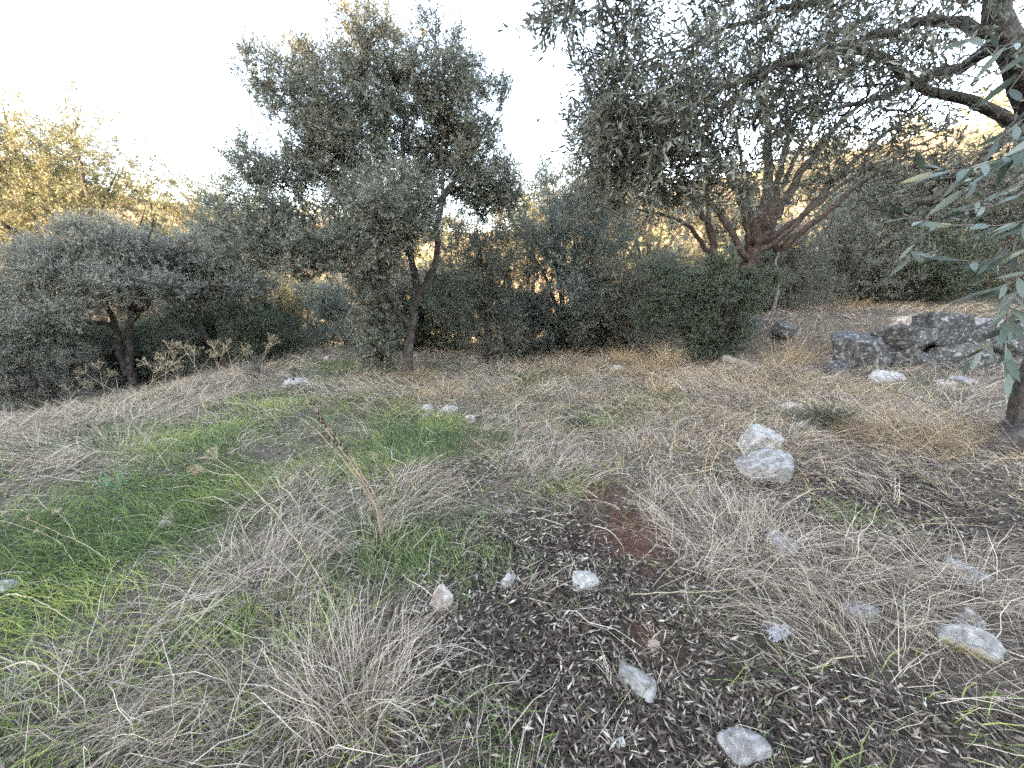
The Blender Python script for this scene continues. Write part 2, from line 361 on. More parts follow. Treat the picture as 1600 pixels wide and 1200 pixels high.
def tree(name, label, cat, base, limbs, lobes, seed, leafmat='leaf', group=None, shoots=7, lps=12, leaf=(.058, .0125), shoot_len=.22,
         bare=0, up=.35, step=.13, twig=.0028, droop=0.0, crown_name='crown', trunkmat='bark', shoot_r=.0018, wob=.018, quad=False):
    """limbs: list of [(x,y,z,r),...] in world; lobes: (centre, radii, count) in world"""
    g = np.random.default_rng(seed); base = np.asarray(base, float)
    pos = []; par = []; lrad = []
    for li, lb in enumerate(limbs):
        pth = smooth_path(lb, step, g, wob)
        if li == 0: prev = -1
        else:
            d = np.linalg.norm(np.array(pos) - pth[0, :3], axis=1); prev = int(np.argmin(d)); pth = pth[1:]
        for q in pth:
            pos.append(q[:3].copy()); par.append(prev); lrad.append(max(q[3], .002)); prev = len(pos) - 1
    T = []; leafy = []
    for c_, r_, n_ in lobes:
        nb = int(n_ * bare)
        d = rdir(n_ + nb, g) * (g.random(n_ + nb) ** .42)[:, None]
        T.append(np.asarray(c_) + d * np.asarray(r_)); leafy.append(np.arange(n_ + nb) < n_)
    T = np.concatenate(T); leafy = np.concatenate(leafy)
    A = np.array(pos); dmin = np.array([np.min(((A - t) ** 2).sum(1)) for t in T]); order = np.argsort(dmin)
    cap = len(pos) + len(T) * 14; PA = np.zeros((cap, 3)); PA[:len(pos)] = A; n = len(pos)
    tips = []
    for ti in order:
        t = T[ti]; D = t - PA[:n]; dd = (D ** 2).sum(1); cost = dd * np.where(D[:, 2] < 0, 1.5, 1.0)
        j = int(np.argmin(cost)); p0 = PA[j]; ln = math.sqrt(dd[j]); k = int(min(max(2, ln / step), 10))
        pd = PA[j] - PA[par[j]] if par[j] >= 0 else np.array([0, 0, .1]); pd = pd / (np.linalg.norm(pd) + 1e-6)
        c1 = p0 + pd * ln * .35 + g.normal(size=3) * ln * .10
        prev = j
        for s in range(1, k + 1):
            f = s / k; q = p0 * (1 - f) ** 2 + 2 * f * (1 - f) * c1 + t * f * f
            if s < k: q = q + g.normal(size=3) * min(.02, ln * .04)
            if n >= cap: break
            PA[n] = q; par.append(prev); lrad.append(0); prev = n; n += 1
        if leafy[ti]: tips.append(prev)
    pos = PA[:n]; e = 2.35; acc = np.zeros(n); rad = np.zeros(n); par = np.array(par)
    for i in range(n - 1, -1, -1):
        rad[i] = max((acc[i] if acc[i] > 0 else twig ** e) ** (1 / e), 0)
        if lrad[i] > 0: rad[i] = max(lrad[i], min(rad[i], lrad[i] * 1.25))
        if par[i] >= 0: acc[par[i]] += min(rad[i], .05) ** e
    root = empty(name, base, label, cat, group)
    V, Q = branch_mesh(pos, par, rad); obj('trunk', mesh_np('trunk', V - base, Q, smooth=True), M[trunkmat], root)
    # leafy shoots
    tips = np.array(tips); nt_ = len(tips); prv = par[tips]
    td = unit(pos[tips] - pos[prv]); N = nt_ * shoots
    s0 = np.repeat(pos[tips], shoots, 0); back = g.random(N) ** 1.5
    s0 = s0 + (np.repeat(pos[prv], shoots, 0) - s0) * back[:, None]
    sd = unit(np.repeat(td, shoots, 0) * .7 + rdir(N, g) * .85 + np.array([0, 0, up]))
    sl_ = shoot_len * (.55 + .8 * g.random(N)); mid = s0 + sd * (sl_ * .55)[:, None]
    end = mid + unit(sd + rdir(N, g) * .35 + np.array([0, 0, -droop])) * (sl_ * .45)[:, None]
    if quad: v1, q1 = tubes3(s0, end, np.full(N, shoot_r), np.full(N, shoot_r * .5))
    else:
        sw = unit(np.cross(end - s0, rdir(N, g))) * shoot_r
        v1 = np.stack([s0 - sw, s0 + sw, end + sw * .5, end - sw * .5], 1).reshape(-1, 3); q1 = np.arange(N * 4).reshape(-1, 4)
    tw = obj('twigs', mesh_np('twigs', v1 - base, q1), M['twig'], root); tag(tw, kind='stuff')
    f = np.tile(np.linspace(.12, 1, lps), N) + g.normal(size=N * lps) * .03
    S0 = np.repeat(s0, lps, 0); MD = np.repeat(mid, lps, 0); EN = np.repeat(end, lps, 0)
    ff = f[:, None]; B = S0 + (EN - S0) * np.minimum(ff, 1)
    D = np.repeat(sd, lps, 0); pr = unit(np.cross(D, rdir(N * lps, g)))
    ld = unit(D * (.55 + .35 * g.random((N * lps, 1))) + pr * .8 + np.array([0, 0, -droop * .6])); ln_ = unit(np.cross(np.cross(ld, D), ld) + rdir(N * lps, g) * .5 + np.array([0, 0, .35]))
    LL = leaf[0] * (.6 + .7 * g.random(N * lps)); WW = leaf[1] * (.7 + .6 * g.random(N * lps))
    keep = g.random(N * lps) < .92
    if quad: v, q = leaf_quads(B[keep], ld[keep], ln_[keep], LL[keep], WW[keep])
    else: v, q = leaf_tris(B[keep], ld[keep], ln_[keep], LL[keep], WW[keep])
    clump = np.repeat(np.repeat(g.normal(size=nt_) * .10, shoots), lps)[keep]
    rn = np.clip(np.repeat(np.clip(g.random(keep.sum()) * .85 + clump + .06, 0, 1), 4 if quad else 3), 0, 1)
    cr = obj(crown_name, mesh_np('crown', v - base, q if quad else None, None if quad else q, rnd=rn), M[leafmat], root); tag(cr, kind='stuff')
    return root
def lobe(u, v, y, ru, rv, ry, n):
    c = P(u, v, y); a = axd(c) / FPX; return (c, (ru * a, ry, rv * a), n)
def limb(pts):                                     # (u, v, y, radius in metres)
    return [np.append(P(u, v, y), r) for u, v, y, r in pts]
def onground(p): return np.array([p[0], p[1], terr(p[0], p[1])])

# ---- the olive tree in the middle
b0 = G(640, 588); by = b0[1]
limbs = [[np.append(b0 - [0, 0, .15], .15), np.append(P(638, 560, by), .105), np.append(P(645, 505, by), .085), np.append(P(655, 460, by), .08), np.append(P(681, 410, by - .1), .058), np.append(P(684, 345, by - .1), .048), np.append(P(702, 292, by), .04), np.append(P(735, 245, by), .03), np.append(P(765, 190, by), .014)],
    limb([(655, 462, by, .085), (648, 425, by + .1, .07), (636, 375, by + .1, .055), (631, 300, by, .045), (630, 240, by, .036), (627, 165, by, .024), (600, 80, by, .010)]),
    limb([(690, 330, by - .1, .045), (692, 270, by - .2, .034), (690, 190, by - .3, .022), (684, 110, by - .3, .010)]),
    limb([(645, 520, by, .06), (618, 480, by - .2, .045), (585, 430, by - .4, .035), (555, 340, by - .3, .028), (530, 240, by - .2, .02), (500, 150, by, .009)]),
    limb([(600, 450, by - .3, .035), (540, 425, by - .6, .026), (480, 415, by - .8, .018), (400, 390, by - .9, .008)]),
    limb([(560, 355, by - .3, .025), (490, 320, by - .3, .018), (420, 280, by - .2, .008)]),
    limb([(705, 290, by, .03), (760, 300, by + .3, .02), (815, 305, by + .5, .006)]),
    limb([(640, 560, by, .05), (610, 520, by + .3, .03), (580, 470, by + .6, .02), (560, 420, by + .8, .012)])]
lobes = [lobe(585, 90, by, 65, 75, 1.0, 200), lobe(470, 145, by, 75, 70, 1.1, 200), lobe(555, 190, by, 90, 75, 1.3, 260), lobe(685, 105, by - .3, 50, 62, .8, 105), lobe(740, 170, by, 60, 70, .9, 140),
    lobe(655, 180, by + .2, 60, 60, 1, 110), lobe(430, 270, by - .2, 65, 48, .9, 140), lobe(400, 360, by - .7, 60, 60, .9, 170), lobe(470, 400, by - .8, 70, 40, .8, 130), lobe(760, 265, by + .2, 55, 50, .9, 120), lobe(620, 330, by - .7, 75, 70, .9, 230),
    lobe(575, 400, by - .7, 65, 60, .8, 190), lobe(588, 500, by - .1, 38, 55, .5, 120), lobe(790, 310, by + .4, 40, 16, .4, 26), lobe(520, 270, by, 60, 50, .9, 120), lobe(565, 335, by - .4, 60, 50, .8, 120), lobe(700, 225, by + .3, 45, 45, .8, 70), lobe(660, 300, by + .3, 40, 50, .7, 80), lobe(480, 350, by - .3, 60, 30, .8, 60), lobe(588, 550, by + .2, 28, 32, .3, 60), lobe(700, 450, by + 1.0, 45, 50, .5, 70), lobe(755, 318, by + .4, 55, 22, .5, 60), lobe(720, 280, by + .3, 40, 35, .6, 50), lobe(610, 245, by, 80, 55, 1.0, 80), lobe(500, 225, by, 60, 40, .9, 60)]
tree('olive_tree', 'tall olive tree in the middle of the clearing with forked dark trunk', 'tree', b0, limbs, lobes, 1, shoots=9, lps=15, leaf=(.066, .019), shoot_len=.27)

# ---- the many-stemmed olive on the right
b1 = G(1125, 566); by = b1[1]
limbs = [[np.append(b1 - [0, 0, .15], .22), np.append(P(1135, 500, by), .18), np.append(P(1165, 430, by), .16), np.append(P(1182, 375, by), .14), np.append(P(1200, 300, by), .10), np.append(P(1200, 220, by), .07), np.append(P(1190, 110, by - .2), .03), np.append(P(1180, 30, by - .3), .01)],
    limb([(1175, 390, by, .10), (1160, 320, by, .07), (1130, 260, by - .2, .05), (1080, 190, by - .4, .03), (1040, 120, by - .5, .012)]),
    limb([(1190, 370, by, .10), (1235, 300, by, .075), (1290, 215, by - .1, .05), (1350, 160, by - .2, .03), (1430, 110, by - .3, .012)]),
    limb([(1195, 380, by, .09), (1260, 330, by + .2, .06), (1330, 255, by + .2, .045), (1420, 180, by + .2, .025), (1500, 120, by, .01)]),
    limb([(1205, 400, by, .07), (1275, 345, by - .3, .05), (1370, 270, by - .5, .03), (1480, 220, by - .6, .01)]),
    limb([(1120, 540, by, .10), (1112, 450, by, .075), (1112, 370, by, .06), (1085, 320, by - .1, .045), (1030, 270, by - .2, .03), (960, 230, by - .2, .01)]),
    limb([(1112, 370, by, .05), (1105, 310, by + .2, .04), (1110, 230, by + .3, .02), (1100, 150, by + .3, .01)]),
    limb([(1185, 380, by, .08), (1215, 280, by + .3, .055), (1245, 180, by + .3, .035), (1270, 90, by + .3, .012)]),
    limb([(1170, 410, by - .1, .06), (1120, 330, by - .3, .045), (1060, 290, by - .5, .03), (1000, 270, by - .6, .01)]), limb([(1180, 385, by - .2, .05), (1165, 290, by - .4, .038), (1150, 200, by - .5, .025), (1120, 110, by - .6, .01)]),
    limb([(1195, 360, by - .2, .05), (1240, 250, by - .4, .035), (1300, 150, by - .5, .02), (1350, 80, by - .5, .01)]), limb([(1200, 390, by - .2, .045), (1300, 300, by - .3, .033), (1400, 240, by - .3, .02), (1500, 200, by - .4, .008)]),
    limb([(1112, 400, by - .1, .045), (1070, 350, by - .3, .035), (1010, 330, by - .4, .02), (950, 310, by - .4, .008)]), limb([(1190, 370, by + .1, .05), (1225, 230, by + .1, .03), (1225, 120, by, .015)])]
lobes = [lobe(1040, 200, by - .2, 120, 70, 1.4, 110), lobe(960, 230, by - .1, 80, 90, 1.2, 190), lobe(1180, 110, by - .2, 150, 70, 1.5, 110), lobe(1340, 130, by, 150, 80, 1.5, 90), lobe(1030, 330, by, 90, 50, 1.2, 60), lobe(1350, 290, by + .5, 120, 50, 1.2, 40), lobe(930, 310, by + .2, 60, 45, 1.0, 60)]
tree('olive_tree', 'many-stemmed olive tree right of centre, brown stems fanning above a leafy base', 'tree', b1, limbs, lobes, 2, shoots=8, lps=14, leaf=(.064, .018), shoot_len=.26, bare=1.2, leafmat='leaf_grey', trunkmat='bark_red')
# leafy suckers round its foot
s1 = onground(P(1095, 555, by - .35))
limbs = [[np.append(s1 - [0, 0, .1], .03), np.append(s1 + [0, .05, .5], .02), np.append(s1 + [.1, .1, 1.0], .01)]] + [[np.append(s1 + [dx * .2, 0, -.05], .015), np.append(s1 + [dx * .7, .1, .7], .01), np.append(s1 + [dx, .2, 1.5], .004)] for dx in (-.9, -.5, .4, .8)]
lobes = [lobe(1100, 540, by - .4, 34, 28, .3, 60), lobe(1085, 505, by - .4, 46, 34, .4, 95), lobe(1055, 460, by - .3, 45, 32, .5, 80), lobe(1110, 455, by - .5, 42, 34, .4, 85), lobe(1168, 475, by - .3, 24, 55, .3, 80), lobe(1035, 425, by - .2, 36, 24, .5, 45), lobe(1205, 440, by - .1, 28, 22, .3, 35), lobe(1150, 530, by - .3, 22, 30, .3, 40), lobe(1015, 490, by - .1, 36, 28, .4, 45), lobe(1125, 410, by - .4, 30, 18, .3, 30)]
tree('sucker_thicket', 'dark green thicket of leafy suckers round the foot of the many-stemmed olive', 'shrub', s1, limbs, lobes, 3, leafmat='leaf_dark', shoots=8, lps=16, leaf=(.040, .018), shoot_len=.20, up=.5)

# ---- the near olive leaning in from the right edge
b2 = np.array([5.12, 3.62, terr(5.12, 3.62)])
BOUGH_PTS = np.array([P(1618, 190, 3.3), (3.3, 2.3, 2.85), (2.3, 1.5, 2.6), (1.75, 1.1, 2.3), (1.6, .98, 2.0), (1.52, .92, 1.7), (1.48, .9, 1.4)])
BOUGH = np.concatenate([a_ + (b_ - a_) * np.linspace(0, 1, 12)[:, None] for a_, b_ in zip(BOUGH_PTS[2:-1], BOUGH_PTS[3:])])
limbs = [[np.append(b2 - [0, 0, .15], .24), np.append(b2 + [-.02, 0, .35], .17), np.append(b2 + [-.10, -.05, 1.3], .15), np.append(P(1645, 330, 3.45), .11), np.append(P(1618, 190, 3.3), .10), np.append(P(1590, 90, 3.15), .08), np.append(P(1560, -20, 3.05), .06), np.append(P(1500, -180, 3.0), .05)],
    limb([(1605, 195, 3.3, .045), (1540, 168, 3.25, .038), (1489, 150, 3.15, .033), (1432, 130, 3.1, .028), (1390, 95, 3.05, .026), (1330, 76, 3.0, .023), (1250, 85, 3.0, .019), (1150, 130, 2.95, .014), (1060, 165, 2.9, .011), (980, 180, 2.8, .005)]),
    limb([(1575, 60, 3.1, .04), (1480, 35, 3.0, .03), (1370, 50, 2.9, .024), (1280, 90, 2.8, .018), (1190, 118, 2.75, .016), (1080, 220, 2.7, .006)]),
    limb([(1530, 0, 3.1, .05), (1420, -60, 2.9, .04), (1250, -60, 2.8, .03), (1080, -40, 2.7, .02), (940, -10, 2.7, .01), (850, 8, 2.7, .004)]),
    limb([(1400, -55, 2.9, .03), (1250, 10, 3.1, .02), (1100, 60, 3.2, .012), (980, 110, 3.2, .005)]),
    limb([(1560, 80, 3.1, .05), (1480, 110, 3.6, .035), (1350, 160, 4.1, .022), (1220, 190, 4.3, .008)]),
    limb([(1595, 200, 3.3, .04), (1540, 240, 3.0, .028), (1470, 300, 2.7, .018), (1400, 330, 2.5, .007)]),
    [np.append(q_, r_) for q_, r_ in zip(BOUGH_PTS, (.05, .04, .03, .02, .014, .010, .006))],
    [np.append(b2 + [0, 0, .12], .13), np.append(b2 + [-.35, -.18, .10], .10), np.append(b2 + [-.70, -.28, .02], .07), np.append(b2 + [-1.0, -.30, -.12], .04)]]
lobes = [lobe(1020, 190, 2.9, 120, 100, .5, 150), lobe(940, 200, 3.0, 55, 80, .4, 70), lobe(1180, 130, 3.0, 190, 100, .7, 150), lobe(1380, 110, 3.2, 160, 110, .8, 110), lobe(960, 70, 2.9, 60, 60, .3, 40), lobe(870, 15, 2.7, 45, 22, .15, 22), lobe(1250, -40, 2.9, 330, 70, .8, 130), lobe(1480, 280, 3.0, 100, 70, .7, 60), lobe(1280, 260, 3.4, 150, 60, .8, 50), lobe(1080, 290, 3.0, 100, 40, .5, 50)]
near = tree('olive_tree', 'nearest olive tree leaning in from the right edge, branches hanging overhead', 'tree', b2, limbs, lobes, 4, leafmat='leaf_grey', shoots=5, lps=7, leaf=(.066, .0145), shoot_len=.21, bare=4.4, up=.0, droop=.35, twig=.0021, shoot_r=.0011, quad=True)

# its nearest hanging sprays: every leaf a part
def leaf_mesh(seed):
    g = np.random.default_rng(seed); n = 7; V = []; bend = g.uniform(-.25, .35); fold = g.uniform(.10, .35); tw = g.uniform(-.5, .5)
    for i in range(n):
        t = i / (n - 1); w = .5 * (math.sin(math.pi * min(1, t ** .85)) ** .8) * .21 + .004
        zc = -bend * t * t * .6; a = tw * t
        for s in (-1, 0, 1):
            V.append((t, s * w * math.cos(a), zc + abs(s) * w * fold + s * w * math.sin(a)))
    Q = []
    for i in range(n - 1):
        for s in (0, 1):
            o = i * 3 + s; Q.append((o, o + 3, o + 4, o + 1))
    return mesh_np('leaf', V, Q, smooth=True)
LEAFM = [leaf_mesh(s) for s in range(5)]
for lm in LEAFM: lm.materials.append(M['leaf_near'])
def spray(pts, n, lo, hi, seed, r=.0022):
    n = int(n * 2.2)
    g = np.random.default_rng(seed)
    p0 = P(*pts[0]); h0 = BOUGH[int(np.argmin(((BOUGH - p0) ** 2).sum(1)))]
    pth = smooth_path([np.append(h0, r)] + [np.append(P(u, v, y), r) for u, v, y in pts], .03, g, .002)
    lo = lo + (1 - lo) * .22
    m_ = len(pth); rad = np.linspace(r, r * .45, m_)
    V, Q = branch_mesh(pth[:, :3], np.arange(m_) - 1, rad)
    loc = pth[0, :3]
    tw = obj('branchlet', mesh_np('branchlet', V - b2, Q, smooth=True), M['twig'], near)
    for k in range(n):
        f = (lo + (1 - lo) * (k + .5) / n) * (m_ - 1); i = int(min(f, m_ - 2)); p = pth[i, :3] + (pth[i + 1, :3] - pth[i, :3]) * (f - i)
        d = unit((pth[i + 1, :3] - pth[i, :3])[None])[0]
        side = np.cross(d, [0, 0, 1.]); side /= np.linalg.norm(side) + 1e-6; side = side * (1 if k % 2 else -1)
        ld = unit((d * g.uniform(.5, 1.0) + side * g.uniform(.4, .9) + np.array([0, 0, -1]) * g.uniform(.0, .55) + g.normal(size=3) * .18)[None])[0]
        zz = unit((np.array([-.35, -.55, .8]) + g.normal(size=3) * .6)[None])[0]; yy = unit(np.cross(zz, ld)[None])[0]; zz = np.cross(ld, yy)
        s = hi * g.uniform(.62, 1.05)
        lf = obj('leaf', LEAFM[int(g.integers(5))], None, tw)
        mt = Matrix(((ld[0], yy[0], zz[0], p[0] - b2[0]), (ld[1], yy[1], zz[1], p[1] - b2[1]), (ld[2], yy[2], zz[2], p[2] - b2[2]), (0, 0, 0, 1)))
        lf.matrix_local = mt @ Matrix.Diagonal((s, s, s, 1))
SPR = [([(1700, 190, .85), (1600, 235, .85), (1520, 262, .86), (1440, 268, .9)], 18, .15, .075), ([(1700, 150, .9), (1620, 210, .9), (1540, 275, .95), (1500, 300, .95)], 14, .15, .075),
    ([(1700, 300, .75), (1600, 345, .75), (1520, 352, .78), (1440, 345, .8), (1400, 330, .8)], 16, .2, .060), ([(1700, 330, .8), (1600, 390, .8), (1530, 410, .82), (1455, 400, .85)], 16, .15, .065),
    ([(1700, 360, .8), (1610, 420, .8), (1560, 450, .8), (1500, 470, .82)], 14, .15, .065), ([(1660, 470, .9), (1600, 500, .9), (1540, 545, .9), (1490, 575, .92)], 9, .35, .06),
    ([(1680, 400, .86), (1600, 440, .86), (1572, 500, .85), (1575, 560, .84), (1578, 600, .83)], 9, .6, .065), ([(1700, 10, 1.0), (1610, 60, 1.0), (1540, 70, 1.0), (1490, 40, 1.0)], 11, .2, .07), ([(1650, 60, 1.0), (1600, 110, 1.0), (1570, 150, 1.0)], 8, .2, .07)]
SPR += [([(1700, 230, .8), (1620, 290, .8), (1560, 320, .82), (1500, 330, .84)], 14, .15, .065), ([(1700, 260, .85), (1630, 330, .85), (1580, 380, .85), (1545, 420, .85)], 13, .15, .06), ([(1700, 120, .9), (1630, 160, .9), (1570, 210, .9), (1530, 235, .9)], 12, .15, .065),
    ([(1700, 250, 1.2), (1560, 300, 1.2), (1500, 330, 1.2), (1440, 370, 1.2), (1420, 410, 1.2)], 12, .2, .06), ([(1700, 400, .9), (1630, 450, .9), (1590, 500, .9)], 9, .2, .06)]
for k, a in enumerate(SPR): spray(*a, seed=100 + k)

# ---- the two shaded olives at the left
b3 = onground(np.array([-9.4, 9.3, 0])); by = b3[1]
limbs = [[np.append(b3 - [0, 0, .2], .13), np.append(P(203, 560, by), .085), np.append(P(206, 500, by), .07), np.append(P(215, 450, by), .055), np.append(P(230, 390, by), .04), np.append(P(240, 340, by), .015)],
    limb([(198, 590, by, .08), (178, 510, by - .1, .06), (158, 460, by - .2, .045), (120, 400, by - .3, .03), (90, 360, by - .3, .01)]),
    limb([(180, 510, by - .1, .05), (120, 500, by - .5, .045), (60, 485, by - .7, .03), (0, 450, by - .8, .02), (-60, 420, by - .8, .01)]),
    limb([(205, 500, by, .06), (260, 440, by + .2, .035), (290, 400, by + .2, .012)])]
lobes = [lobe(165, 378, by, 42, 42, 1.0, 120), lobe(80, 415, by - .2, 60, 45, 1.0, 150), lobe(225, 400, by + .1, 55, 42, 1.0, 140), lobe(120, 430, by - .5, 75, 45, .9, 180), lobe(5, 478, by - .4, 60, 45, .9, 130),
    lobe(100, 445, by, 95, 65, 1.2, 130), lobe(200, 430, by, 70, 60, 1.0, 110), lobe(190, 445, by - .7, 50, 28, .6, 80), lobe(40, 505, by - .9, 60, 40, .6, 120), lobe(255, 450, by - .4, 45, 25, .6, 70), lobe(110, 490, by - 1.0, 45, 22, .4, 50), lobe(-20, 560, by - 1.2, 70, 40, .6, 90)]
tree('olive_tree', 'shaded grey-green olive at the left with thick leaning dark trunks', 'tree', b3, limbs, lobes, 5, leafmat='leaf_silver', shoots=8, lps=14, leaf=(.070, .020), shoot_len=.27)
b4 = onground(np.array([-7.7, 10.2, 0])); by = b4[1]
limbs = [[np.append(b4 - [0, 0, .2], .10), np.append(P(345, 520, by), .07), np.append(P(345, 470, by), .055), np.append(P(350, 420, by), .03), np.append(P(355, 380, by), .01)],
    limb([(335, 545, by, .06), (312, 505, by - .1, .048), (308, 470, by - .1, .04), (285, 440, by - .2, .025), (260, 410, by - .2, .01)]), limb([(346, 480, by, .04), (375, 440, by, .025), (410, 420, by, .01)]), limb([(308, 475, by, .03), (325, 430, by - .2, .02), (335, 390, by - .2, .008)])]
lobes = [lobe(340, 395, by, 55, 45, 1.0, 220), lobe(390, 430, by, 40, 45, .8, 130), lobe(300, 435, by - .2, 50, 40, .7, 120), lobe(350, 455, by - .4, 60, 25, .6, 80), lobe(275, 425, by - .1, 45, 32, .8, 100)]
tree('olive_tree', 'small shaded olive with two thin stems between the left olive and the clearing', 'tree', b4, limbs, lobes, 6, leafmat='leaf_silver', shoots=8, lps=14, leaf=(.070, .020), shoot_len=.25)

# ---- kinds that repeat in the background: two olives and two bushes, built once each
def generic(name, label, cat, H, Rr, seed, mat, stems=4, n=380, low=.35, leaf=(.085, .028), at=(0, 0, 0), shoots=8, lps=14, group=None, bush=False, bare=0):
    g = np.random.default_rng(seed); bb = np.asarray(at, float); limbs = []; lobes = []
    limbs.append([np.append(bb - [0, 0, .3], .05 * H * .6), np.append(bb + [.05, 0, H * .2], .035 * H * .6), np.append(bb + [.1, .05, H * .55], .02 * H * .6), np.append(bb + [0, .1, H * .9], .01)])
    for k in range(stems):
        a = k * 2 * math.pi / stems + g.uniform(-.5, .5); rr_ = Rr * g.uniform(.45, .75)
        limbs.append([np.append(bb + [.02, 0, H * .12], .03 * H * .5), np.append(bb + [math.cos(a) * rr_ * .4, math.sin(a) * rr_ * .4, H * .4], .02 * H * .5), np.append(bb + [math.cos(a) * rr_, math.sin(a) * rr_, H * g.uniform(.6, .8)], .008)])
    if bush:
        limbs[0] = [np.append(p_[:3], p_[3] * .3) for p_ in limbs[0]]
        for k in range(15):
            zz = H * (.08 + .74 * k / 14); a = k * 2.4 + g.uniform(-.4, .4); q = Rr * g.uniform(.25, .7) * (1 - .5 * max(0, zz / H - .5)); e_ = g.uniform(.34, .5)
            lobes.append((bb + [math.cos(a) * q, math.sin(a) * q, zz], (Rr * e_, Rr * e_, H * g.uniform(.11, .17)), n // 15))
    for k in range(0 if bush else 9):
        a = g.uniform(0, 6.28); q = g.uniform(.2, .75) * Rr; zz = H * g.uniform(low + .12, .86); sc = 1 - .4 * max(0, zz / H - .6)
        lobes.append((bb + [math.cos(a) * q * sc, math.sin(a) * q * sc, zz], (Rr * g.uniform(.3, .5), Rr * g.uniform(.3, .5), H * g.uniform(.13, .2)), n // 9))
    return tree(name, label, cat, bb, limbs, lobes, seed, leafmat=mat, shoots=shoots, lps=lps, leaf=leaf, shoot_len=.3, step=.3, group=group, bare=bare)
def at(u, y):
    x = (u - 800) / FPX * (y * cp_ + CAM_H * sp_ * .7); return onground(np.array([x, y, 0]))

g_sun = 'sunlit olive trees behind the left pair'
bgA = generic('olive_tree', 'tallest sunlit yellow-green olive at the far left behind the shaded pair', 'tree', 9.3, 4.3, 21, 'leaf_sunlit', at=at(85, 15.5), group=g_sun, n=640, leaf=(.072, .026))
bgA.scale = (1.18, 1.18, 1.18)
bgB = generic('olive_tree', 'sunlit olive with rounded top behind the small two-stemmed olive', 'tree', 7.4, 3.6, 22, 'leaf_sunlit', at=at(265, 16.5), group=g_sun, n=600, leaf=(.072, .026))
bgB.scale = (1.12, 1.12, 1.12)
copy_tree(bgA, at(-30, 13.5), 2.1, 1.05, 'sunlit olive cut off by the left edge of the picture', g_sun)
copy_tree(bgB, at(180, 14), 1.2, 1.25, 'sunlit olive directly above the shaded left olive, right of the tallest one', g_sun)
copy_tree(bgB, at(335, 18.5), 3.0, 1.0, 'low sunlit olive on the slope beside the middle tree crown', g_sun)
g_gap = 'pale green trees beyond the clearing'
copy_tree(bgB, at(470, 20), 4.0, .8, 'pale sunlit tree seen under the left branches of the middle olive', g_gap)
copy_tree(bgB, at(540, 24), .6, .9, 'pale distant tree seen through the middle olive just left of its trunk', g_gap)
copy_tree(bgA, at(830, 21), 5.0, .93, 'pale green tree rising in the gap between the middle olive and the many-stemmed olive', g_gap)
copy_tree(bgB, at(900, 17), 2.2, 1.12, 'yellow-green tree in the gap, beside the many-stemmed olive crown', g_gap)
copy_tree(bgB, at(760, 26), 1.0, 1.1, 'pale tree directly behind the right half of the middle olive', g_gap)
g_right = 'olive trees behind the rock ledge'
bgC = generic('olive_tree', 'grey-green olive behind the fanning brown stems', 'tree', 4.6, 2.8, 23, 'leaf_grey', at=at(1290, 15), group=g_right, n=380)
copy_tree(bgC, at(1390, 18.5), .7, 1.5, 'tall grey-green olive far behind the dark terrace bush', g_right)
copy_tree(bgC, at(1570, 19), 3.4, 1.6, 'tall grey-green olive far behind the ledge near the right edge', g_right)
copy_tree(bgC, at(1230, 20), 5.1, 1.5, 'tall grey-green olive far behind the pale bare sapling', g_right)
copy_tree(bgC, at(1010, 19), 2.6, 1.35, 'grey-green olive behind the twiggy half-bare bush', g_right)
copy_tree(bgC, at(1480, 17), 2.0, 1.1, 'grey-green olive behind the dark bush on the terrace', g_right)
copy_tree(bgC, at(1130, 17), 4.0, 1.0, 'grey-green olive hidden behind the leafy base of the many-stemmed olive', g_right)
copy_tree(bgC, at(1640, 13), 1.0, 1.1, 'grey-green olive at the right edge beyond the rock ledge', g_right)
# bushes
buA = generic('wild_olive_bush', 'rounded grey-green bush just right of the middle olive trunk', 'bush', 3.3, 1.5, 31, 'leaf_grey', low=.05, bush=True, n=620, leaf=(.060, .019), at=at(765, 10.2), shoots=9, lps=14)
buA.scale = (1.05, 1.05, 1.2)
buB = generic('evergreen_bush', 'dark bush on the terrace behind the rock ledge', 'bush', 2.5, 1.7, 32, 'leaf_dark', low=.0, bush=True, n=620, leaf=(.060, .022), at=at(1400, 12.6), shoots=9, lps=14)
buC = generic('wild_olive_bush', 'twiggy half-bare bush with dark stems left of the sucker thicket', 'bush', 3.4, 1.8, 33, 'leaf_grey', stems=7, low=.0, bush=True, n=330, bare=1.6, leaf=(.058, .018), at=at(965, 10.4), shoots=8, lps=11)
copy_tree(buC, at(1225, 11.4), 2.0, .75, 'twiggy bush close behind the pale bare sapling')
copy_tree(buC, at(1310, 12.2), 4.0, 1.15, 'tall twiggy bush left of the dark terrace bush')
copy_tree(buC, at(1520, 13.0), 5.2, 1.3, 'tall twiggy bush right of the dark terrace bush')
copy_tree(buC, at(812, 10.8), 1.0, .55, 'twiggy bush between the rounded grey bush and the blue-green one')
copy_tree(buC, at(30, 8.2), 3.1, .62, 'twiggy grey bush at the left edge on the bank', mat='leaf_silver')
copy_tree(buC, at(110, 8.5), .4, .5, 'low twiggy bush left of the left olive trunk', mat='leaf_silver')
copy_tree(buC, at(275, 9.8), 2.6, .5, 'low twiggy bush right of the left olive trunk')
copy_tree(buA, at(880, 11.2), 1.4, (1.3, 1.3, 1.55), 'tall blue-green bush with dark bare stems left of the sucker thicket', mat='leaf_blue')
copy_tree(buA, at(985, 11.6), 3.3, .8, 'low grey bush squeezed behind the twiggy half-bare bush')
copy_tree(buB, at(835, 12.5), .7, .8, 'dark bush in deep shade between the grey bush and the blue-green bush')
copy_tree(buB, at(700, 12.8), 2.7, 1.0, 'dark low bush seen right behind the middle trunk')
